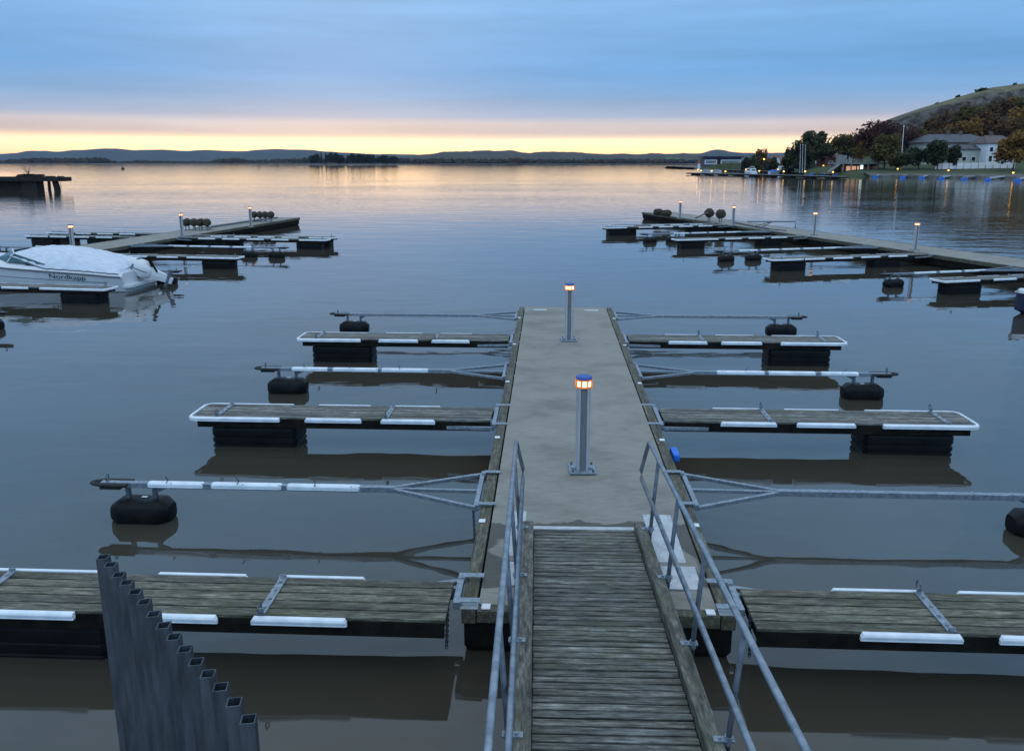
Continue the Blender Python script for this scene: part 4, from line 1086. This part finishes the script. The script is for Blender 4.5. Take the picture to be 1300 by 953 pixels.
# ---- buildings
def gpos(px, Yd, dzz=0):
    x = atY(px, 208, Yd).x; return Vector((x, Yd, ground(x, Yd)+dzz))
def zat(px, py, Yd): return atY(px, py, Yd).z
def house(px0, px1, yeave, yridge, Yd, depth, wallm, roofm, label, hip=False, gable=False, wins=None, name='house', rz=0, over=.5, chim=False):
    xc = (atY(px0, 200, Yd).x + atY(px1, 200, Yd).x)/2; w = atY(px1, 200, Yd).x - atY(px0, 200, Yd).x
    g0 = ground(xc, Yd) - .6; ze = zat((px0+px1)/2, yeave, Yd) - g0; zr = zat((px0+px1)/2, yridge, Yd+depth*.5) - g0
    t = thing(name, label, 'house', (xc, Yd+depth/2, g0), rz)
    part('wall', MB().box((0, 0, ze/2), (w, depth, ze)) if not gable else
         MB().add([(-w/2, -depth/2, 0), (w/2, -depth/2, 0), (w/2, -depth/2, ze), (0, -depth/2, zr), (-w/2, -depth/2, ze), (-w/2, depth/2, 0), (w/2, depth/2, 0), (w/2, depth/2, ze), (0, depth/2, zr), (-w/2, depth/2, ze)],
                  [(0,1,2,3,4), (9,8,7,6,5), (1,6,7,2), (0,4,9,5), (2,7,8,3), (3,8,9,4), (0,5,6,1)]), wallm, t)
    r = MB(); o = over; th = .25
    if gable:
        for sg in (-1, 1):
            a, b = Vector((sg*(w/2+o), -depth/2-o, ze - o*(zr-ze)/(w/2))), Vector((0, -depth/2-o, zr+.05))
            c, d = Vector((0, depth/2+o, zr+.05)), Vector((sg*(w/2+o), depth/2+o, ze - o*(zr-ze)/(w/2)))
            up = Vector((0, 0, th)); r.add([a, b, c, d, a+up, b+up, c+up, d+up], [(0,1,2,3)[::sg], (7,6,5,4)[::sg], (0,4,5,1)[::sg], (3,2,6,7)[::sg], (0,3,7,4)[::sg], (1,5,6,2)[::sg]])
    else:
        k = (w/2+o)*(.45 if hip else .0); base = [(-w/2-o, -depth/2-o), (w/2+o, -depth/2-o), (w/2+o, depth/2+o), (-w/2-o, depth/2+o)]
        rx = w/2+o-k
        v = [(x, y, ze+.02) for x, y in base] + [(x, y, ze+.25) for x, y in base] + [(-rx, 0, zr), (rx, 0, zr)]
        r.add(v, [(3,2,1,0), (0,1,5,4), (1,2,6,5), (2,3,7,6), (3,0,4,7), (4,5,9,8), (6,7,8,9), (5,6,9), (7,4,8)])
    rf = part('roof', r, roofm, t)
    if chim:
        for cx in chim: part('chimney', MB().box((cx*w/2, 0, zr+.3), (.9, .9, 1.8)), M['stone'], rf)
    for wx, wz, ww, wh in (wins or []):
        f = part('window', MB().box((wx*w/2, -depth/2-.03, wz*ze), (ww+.24, .08, wh+.24)), M['white_pl'], t)
        part('pane', MB().box((wx*w/2, -depth/2-.08, wz*ze), (ww, .05, wh)), M['glass'], f)
    return t
W2 = [(x, z, 1.1, 1.6) for z in (.38, .76) for x in (-.85, -.62, -.38, -.12, .14, .38, .62, .85)]
house(1172, 1262, 181.5, 170.5, 284, 15, M['cream'], M['roof'], 'large pale villa with a wide hipped dark roof below the hill', hip=True, wins=W2, chim=(-.05, .3), over=1.2)
house(1216, 1252, 190.2, 184, 274, 7, M['cream'], M['roof'], 'low pale wing with dark roof in front of the large villa', hip=True, wins=[(-.55, .45, 1.2, 1.3), (.1, .45, 1.2, 1.3), (.65, .45, 1.2, 1.3)])
house(1252, 1288, 182.5, 172, 270, 11, M['white_house'], M['brownroof'], 'bright white house with brownish roof behind the orange tree', hip=True, wins=[(-.7, .35, 1.0, 1.8), (-.7, .75, 1.0, 1.4), (-.2, .35, 1.0, 1.8), (-.2, .75, 1.0, 1.4), (.4, .55, 1.0, 1.8)], chim=(-.2,))
house(1069, 1083, 195.5, 187.5, 345, 10, M['white_house'], M['pinkroof'], 'small white gabled house with red roof left of the orange tree', gable=True, wins=[(0, .62, 1.0, 1.2), (0, 1.1, .7, .7)])
house(1053, 1064, 196.5, 189.5, 350, 9, M['white_house'], M['roof'], 'small white gabled house half hidden by the tall mast trees', gable=True, wins=[(0, .6, 1.0, 1.2)])
house(1048, 1072, 200, 196.5, 318, 9, M['redwood'], M['pinkroof'], 'low red boarded boathouse left of the terrace', wins=[(-.4, .4, 1.4, .9)])
house(985, 991, 203, 198, 400, 7, M['white_house'], M['pinkroof'], 'tiny white cottage with pink roof behind the marina', gable=True)
house(991, 998, 204.5, 199, 405, 7, M['redwood'], M['pinkroof'], 'tiny red cottage beside the tiny white one')
for a, b, lb in ((895, 910.5, 'left navy roofed shed with white framed windows behind the beacon'), (915, 941, 'right and longer navy roofed shed with white framed windows')):
    Yd = 560; x0, x1 = atY(a, 200, Yd).x, atY(b, 200, Yd).x; w = x1-x0; z1 = zat(a, 199, Yd)
    t = thing('shed', lb, 'shed', ((x0+x1)/2, Yd+6, -.5))
    part('wall', MB().box((0, 0, z1/2), (w, 12, z1)), M['navy'], t)
    part('roof', MB().box((0, 0, z1+.35), (w+3, 14, .9)), M['navy'], t)
    nb = max(2, int(w/6))
    wz = z1*.62
    part('white_frame', MB().box((0, -6.1, wz+1.3), (w*.96, .3, .5)).box((0, -6.1, wz-1.3), (w*.96, .3, .5)).box((-w*.47, -6.1, wz), (.6, .3, 3)).box((w*.47, -6.1, wz), (.6, .3, 3)), M['white_pl'], t)
    for k in range(nb): part('pane', MB().box((-w*.46+w*.92*(k+.5)/nb, -6.1, wz), (w*.92/nb-.5, .2, 1.9)), M['greywood'], t)
p = MB(); secs = []
for i in range(12):
    px = 880 + i*10; a = atY(px, 209, 548); secs.append([(a.x, 540, -1), (a.x, 544, 1.0), (a.x, 640, 1.6), (a.x, 660, -1)])
p.loft(secs, closed=False, cap=False); struct('breakwater', p, M['stone'])

# white garden fence
t = thing('garden_fence', 'long white board fence with scalloped top in front of the villa', 'fence', gpos(1188, 258))
b0 = t.location.copy(); Wf = atY(1290, 208, 254).x - b0.x; nb = 11
for k in range(nb):
    x0, x1 = Wf*k/nb, Wf*(k+1)/nb; yy = -4*k/nb; gz0 = ground(b0.x+(x0+x1)/2, b0.y+yy) - b0.z - .1
    pts = [(x0+.06, gz0), (x1-.06, gz0)] + [(x1-.06 - (x1-x0-.12)*j/6, gz0+1.75+.22*math.sin(math.pi*j/6)) for j in range(7)]
    m = MB().loft([[(x, yy, z) for x, z in pts], [(x, yy+.06, z) for x, z in pts]]); part('panel', m, M['white_paint'], t)
    part('post', MB().box((x0, yy+.03, gz0+1.0), (.14, .14, 2.1)), M['white_paint'], t)

# flagpole and three masts
def pole(px0, py0, px1, py1, Yd, r, label, name, cat, mt, zb=None):
    a, b = atY(px0, py0, Yd), atY(px1, py1, Yd)
    if zb is not None: a.z = zb
    t = thing(name, label, cat, a)
    part('shaft', MB().tube([(0, 0, 0), b-a], r, 8, r*.6), mt, t)
    part('finial', MB().lathe([(r*1.4, 0), (r*1.8, .15), (.02, .35)], b-a, 8), mt, t)
    return t
fp = gpos(1144, 262)
pole(1144, 210, 1147.5, 161, 262, .13, 'tall pale flagpole leaning slightly in front of the copper tree', 'flagpole', 'flagpole', M['white_pl'], fp.z)
for px, lb in ((1016.3, 'leftmost of the three tall masts'), (1019.3, 'middle one of the three tall masts'), (1022.6, 'rightmost of the three tall masts')):
    pole(px-.6, 215, px, 184+rng.uniform(0, 2), 285, .075, lb, 'mast', 'mast', M['white_pl'], .8)
pole(975, 212, 975, 194, 410, .16, 'thin pale post below the reddish thin crowned tree', 'mast', 'mast', M['white_pl'])

# ---- far marina: long outer jetty, shore walk, fingers with blue floats
def marina_jetty(p, q, w, label):
    p, q = Vector(p), Vector(q); d = q-p; L = d.length; a = math.atan2(d.y, d.x)
    t = thing('jetty', label, 'jetty', (p.x, p.y, 0), a)
    part('deck', MB().box((L/2, 0, .62), (L, w, .14)), M['greywood'], t)
    part('side_beam', MB().box((L/2, -w/2-.03, .42), (L, .12, .38)).box((L/2, w/2+.03, .42), (L, .12, .38)), M['frame_dark'], t)
    n = int(L/9)
    for k in range(n): part('float', MB().box((L*(k+.5)/n, 0, .05), (3.0, w*.9, .62)), M['black'], t, .08)
    return t
jA, jB = at(875, 221.6, 0), at(1071, 227.2, 0)
marina_jetty(jA, jB, 2.4, 'long outer jetty of the far marina, its left end open to the bay')
jC, jD = at(918, 215.5, .6), at(1062, 220.2, .6)
marina_jetty(jC, jD, 2.4, 'inner jetty of the far marina behind the white cabin boat')
jE, jF = at(1040, 220.6, .6), at(1345, 223.2, .6)
marina_jetty(jE, jF, 2.2, 'shore side walkway that carries the fingers with blue floats')
jG, jH = at(1045, 218.2, .6), at(1136, 219.5, .6)
marina_jetty(jG, jH, 2.2, 'short jetty in front of the terrace')
gF = 'marina fingers with blue floats'
bl = [(1030, 222.2, 1062, 219.6), (1044, 222.6, 1074, 220.2), (1061, 223.2, 1092, 220.6), (1078, 223.8, 1112, 221), (1095, 224.2, 1130, 221.2), (1111, 225, 1150, 221.4), (1146, 226, 1176, 221.6), (1170, 226.4, 1200, 221.8), (1195, 227.2, 1228, 222.2), (1224, 228, 1262, 222.4), (1254, 228.8, 1302, 222.8), (1292, 229.6, 1340, 223.2)]
for k, (a, b, c, d) in enumerate(bl):
    p, q = at(a, b, 0), at(c, d, 0); dv = q-p; L = dv.length
    t = thing('marina_finger', '%s finger with a blue float, counted from the left, at the far marina' % desc[k], 'finger pier', (p.x, p.y, 0), math.atan2(dv.y, dv.x), gF)
    part('walkboard', MB().loft([[(0, -.45, .62), (0, .45, .62), (0, .45, .80), (0, -.45, .80)], [(L, -.45, .62), (L, .45, .62), (L, .45, .80), (L, -.45, .80)]][::-1]), M['greywood'], t)
    part('side_beam', MB().box((L/2, -.52, .58), (L, .1, .26)), M['white_pl'] if k % 3 else M['greywood'], t)
    part('float', MB().box((.5, 0, .12), (2.0, 1.3, .62)), M['blue_pl'], t, .12)
    part('float', MB().box((L-1.6, 0, .18), (1.8, 1.2, .7)), M['frame_dark'], t, .1)
LP = [(886, 215.5, 'atop the beacon end of the outer jetty'), (890, 216.6, 'second from the left end of the outer jetty'), (903.5, 216.8, 'third from the left on the outer jetty'), (921, 217.6, 'midway between the beacon and the white cabin boat'),
      (947, 215, 'left of the white cabin boat'), (964, 217, 'right of the white cabin boat'), (987.5, 215, 'left of the masts, on the inner jetty'), (991, 213, 'highest one left of the masts'), (995, 217.6, 'near a blue boat cover'),
      (1002, 213.4, 'first in the row just left of the masts'), (1006.5, 213.8, 'second in the row just left of the masts'), (1012, 214.2, 'nearest left of the three masts'), (1022.3, 217.6, 'at the foot of the three masts'),
      (1030, 213.2, 'right behind the three masts'), (1045, 215.2, 'left of the terrace stairs'), (1057.5, 218.3, 'at the foot of the terrace stairs'), (1089, 216.2, 'in front of the terrace windows'), (1139.5, 217, 'between two white cabinets'),
      (1204, 217.6, 'on the lawn bank in front of the white fence'), (1286.5, 219.2, 'below the orange tree'), (1107, 221, 'on the fingers in front of the terrace')]
for k, (px, py, lb) in enumerate(LP[:-1]):
    p = at(px, py, 1.75); gnd = max(.69, ground(p.x, p.y)) if p.x/p.y > .2 else .69
    t = thing('marina_lamp', 'small yellow lamp ' + lb, 'lamp', (p.x, p.y, gnd-.05), 0, 'yellow lamps of the far marina')
    hh = max(.5, 1.75-gnd)
    part('post', MB().tube([(0, 0, 0), (0, 0, hh-.12)], .07, 8), M['galv'], t)
    part('lantern', MB().lathe([(.16, hh-.14), (.24, hh-.02), (.22, hh+.12), (.12, hh+.18)], n=10), M['glow_far'], t)
    part('cap', MB().lathe([(.26, hh+.18), (.06, hh+.26)], n=10), M['galv_dark'], t)
p = atY(970, 202.3, 400); t = thing('street_lamp', 'single street lamp glowing yellow in front of the low brown tree', 'lamp', (p.x, p.y, 1))
part('pole', MB().tube([(0, 0, 0), (0, 0, p.z-1)], .09, 6), M['galv_dark'], t); part('lantern', MB().lathe([(.2, -.3), (.5, 0), (.2, .35)], (0, 0, p.z-1), 8), M['glow_far'], t)

# beacon
p = at(887, 216.6, .7); t = thing('beacon', 'white harbour beacon with a red top at the outer end of the marina', 'beacon', p)
k = p.y/1000
part('tower', MB().lathe([(1.9*k, 0), (1.6*k, .5), (1.5*k, 8.0*k)], n=12), M['white_house'], t)
part('gallery', MB().lathe([(2.0*k, 7.8*k), (2.0*k, 8.3*k)], n=12), M['white_house'], t)
part('lantern_room', MB().lathe([(1.3*k, 8.3*k), (1.3*k, 10.2*k)], n=10), simple('signal_red', (.55, .06, .03), (.6, .08, .04), .5), t)
part('roof', MB().lathe([(1.7*k, 10.2*k), (1.3*k, 11.2*k), (.2*k, 13*k)], n=12), M['pinkroof'], t)

# white cabin boat
p = at(957, 222, 0); t = thing('cabin_boat', 'white cabin boat moored on the outer marina jetty', 'boat', (p.x, p.y+5, 0), R(96))
secs = [[(x, -b, h), (x, -b*.7, -.2), (x, b*.7, -.2), (x, b, h)] for x, b, h in ((-4, 1.35, .95), (-1, 1.5, 1.0), (2, 1.3, 1.15), (3.6, .6, 1.3), (4.2, .1, 1.4))]
part('hull', MB().loft(secs), M['gel'], t)
part('cabin', MB().loft([[(x, -b, .9), (x, b, .9), (x*.9+.0, b*.8, 2.35), (x*.9, -b*.8, 2.35)] for x, b in ((-3.2, 1.15), (.9, 1.1), (1.9, .8))]), M['gel'], t)
part('window', MB().box((-.8, -1.03, 1.75), (3.0, .06, .5)).box((-.8, 1.03, 1.75), (3.0, .06, .5)), M['screen'], t)
part('rear_window', MB().box((-3.10, 0, 1.7), (.1, 1.3, .6)), M['screen'], t)
part('radar_arch', MB().tube([(-1.5, -.9, 2.3), (-1.8, -.8, 2.9), (-1.8, .8, 2.9), (-1.5, .9, 2.3)], .07, 6), M['gel'], t)
# covered blue boats and small white boats between the jetties
for px, py, c_, lb in ((983, 219.8, 'blue_pl', 'low boat under a blue cover left of the masts'), (1000, 219.3, 'cover', 'low boat under a pale cover left of the masts'), (909, 218.6, 'greywood', 'low grey boat near the beacon'), (897, 218.2, 'greywood', 'low grey boat closest to the beacon'), (1010, 219.6, 'cover', 'second pale covered boat, nearest the masts')):
    p = at(px, py, 0); t = thing('small_boat', lb, 'boat', p, R(rng.uniform(10, 40)), 'small boats in the far marina')
    secs = [[(x, -b, h), (x, -b*.7, -.15), (x, b*.7, -.15), (x, b, h)] for x, b, h in ((-2.6, .9, .6), (0, 1.0, .62), (1.8, .7, .75), (2.7, .08, .9))]
    part('hull', MB().loft(secs), M['gel'], t)
    part('cover', MB().loft([[(x, -b, h), (x, b, h), (x, b*.5, h+q), (x, -b*.5, h+q)] for x, b, h, q in ((-2.6, .88, .62, .25), (-.6, .98, .64, .75), (1.6, .7, .78, .5), (2.5, .1, .9, .05))]), M[c_], t)
# parked vans / white tents behind the masts
for px, lb in ((996, 'white box van left of the masts'), (1003, 'second white van, nearer the masts'), (1026, 'white van right of the masts'), (1037, 'white van below the tallest dark tree')):
    p = gpos(px, 345); p.z = max(p.z, .8)
    t = thing('parked_van', lb, 'van', p, 0, 'vans parked on the marina quay')
    part('body', MB().loft([[(x, y, z) for x, z in ((-2.4, .4), (2.4, .4), (2.4, 1.2), (1.9, 1.35), (1.3, 2.1), (-2.4, 2.15))] for y in (-.9, .9)]), M['white_house'], t, .06)
    part('window', MB().box((1.0, -.92, 1.6), (.9, .05, .5)).box((1.0, .92, 1.6), (.9, .05, .5)), M['glass'], t)
    for wx in (-1.5, 1.5):
        for wy in (-.85, .85): part('wheel', MB().tube([(wx, wy-.1, .35), (wx, wy+.1, .35)], .35, 12), M['rubber'], t)
# quay slab under marina buildings
m = MB().box((0, 0, 0), (1, 1, 1)); m = MB(); secs = []
for px in range(1040, 1135, 6):
    a = at(px, 219.4, .3); secs.append([(a.x, 266, -1), (a.x, 266, 1.25), (a.x+2, 292, 1.6), (a.x+2, 294, -1)])
m.loft(secs, closed=False, cap=True); struct('terrace_quay', m, M['stone'])

# terrace building with stairs, rail and closed parasol
Yt = 272; x0, x1 = atY(1066, 208, Yt).x, atY(1119, 208, Yt).x; w = x1-x0; zt = zat(1090, 207.5, Yt)
t = thing('terrace_building', 'grey terrace building with outdoor stairs, railing and lit windows at the marina', 'building', (x0, Yt, .9))
h = zt - .9
part('wall', MB().box((w/2, 4.5, h/2-.1), (w-1, 7, h-.2)), M['frame_dark'], t)
part('terrace_deck', MB().box((w/2, 3, h), (w+1.5, 11, .5)), M['greywood'], t)
rlm = MB()
for i in range(19): rlm.box((w*i/18, -2.4, h+.75), (.12, .1, 1.1))
rlm.box((w/2, -2.4, h+1.3), (w+1, .12, .16)).box((w/2, -2.4, h+.8), (w+1, .08, .1)); part('railing', rlm, M['greywood'], t)
for i in range(6): part('column', MB().box((w*(i+.02)/5.05+.3, -2.2, h/2-.1), (.3, .3, h-.2)), M['greywood'], t)
for i in range(7): part('window', MB().box((1.6+(w-3)*i/6, .95, h*.45), (1.4, .12, h*.55)), M['glow_win'] if i in (1, 2, 3) else M['glass'], t)
part('lit_sign', MB().box((w*.49, -1.2, h*.62), (1.1, .15, 1.3)), emis('sign_light', (.9, 1, .95), 1.2), t)
sx = atY(1050, 208, Yt).x - x0
st_ = MB(); st_.add([(sx, -2.4, .0), (-.5, -2.4, h-.3), (-.5, -2.4, h+.2), (sx, -2.4, .5), (sx, -.6, .0), (-.5, -.6, h-.3), (-.5, -.6, h+.2), (sx, -.6, .5)], [(0,1,2,3), (7,6,5,4), (3,2,6,7), (0,4,5,1), (0,3,7,4), (1,5,6,2)])
part('stairs', st_, M['greywood'], t)
part('stair_rail', MB().bar((sx, -2.4, 1.5), (-.5, -2.4, h+1.3), .1, .14), M['greywood'], t)
part('small_tower', MB().box((.8, 1, h+1.4), (2.6, 2.4, 2.6)), M['greywood'], t)
p = atY(1106, 207, Yt+1); t = thing('parasol', 'tall closed pale parasol standing on the terrace', 'parasol', p)
k = Yt/1000
part('canopy', MB().lathe([(.25, 1.0), (.62, 1.5), (.58, 2.2), (.3, 3.4), (.05, 3.9)], n=10), M['cover'], t); part('pole', MB().tube([(0, 0, -.3), (0, 0, 1.2)], .05, 6), M['galv'], t)
for px, lb in ((1136, 'left one of two white cabinets on the shore jetty'), (1142.6, 'right one of two white cabinets on the shore jetty')):
    p = at(px, 220, .7); t = thing('cabinet', lb, 'cabinet', p, 0, 'white cabinets on the shore jetty')
    part('body', MB().box((0, 0, .75), (.85, .6, 1.5)), M['white_house'], t, .12); part('lid', MB().lathe([(.45, 1.5), (.3, 1.75), (.05, 1.85)], n=10), M['white_house'], t)
# stone embankment along the lawn
m = MB(); secs = []
for i in range(50):
    u = .44 + i*.0075; s = shore_y(u); x = u*s; secs.append([(x, s-3, -1), (x, s-2.2, .55+.2*mnoise.noise(Vector((x*.6, 0, 0)))), (x, s+1, 1.15+.2*mnoise.noise(Vector((x*.5, 4, 0)))), (x, s+3, .6)])
m.loft(secs, closed=False, cap=False); struct('embankment', m, M['stone'])

# ------------------------------------------------------------------ evening haze over the bay
hz = MB().box((0, 4950, 110), (19000, 10300, 224))
m = bpy.data.materials.new('haze'); m.use_nodes = True; nt = m.node_tree; nt.nodes.clear()
pv = N(nt, 'ShaderNodeVolumePrincipled'); pv.inputs['Density'].default_value = HAZE; pv.inputs['Color'].default_value = (.48, .66, 1, 1); pv.inputs['Anisotropy'].default_value = .2
ou = N(nt, 'ShaderNodeOutputMaterial'); nt.links.new(pv.outputs[0], ou.inputs['Volume'])
if HAZE > 0:
    o = part('haze', hz, m); tag(o, 'thin bluish evening haze over the bay', 'haze', kind='stuff')
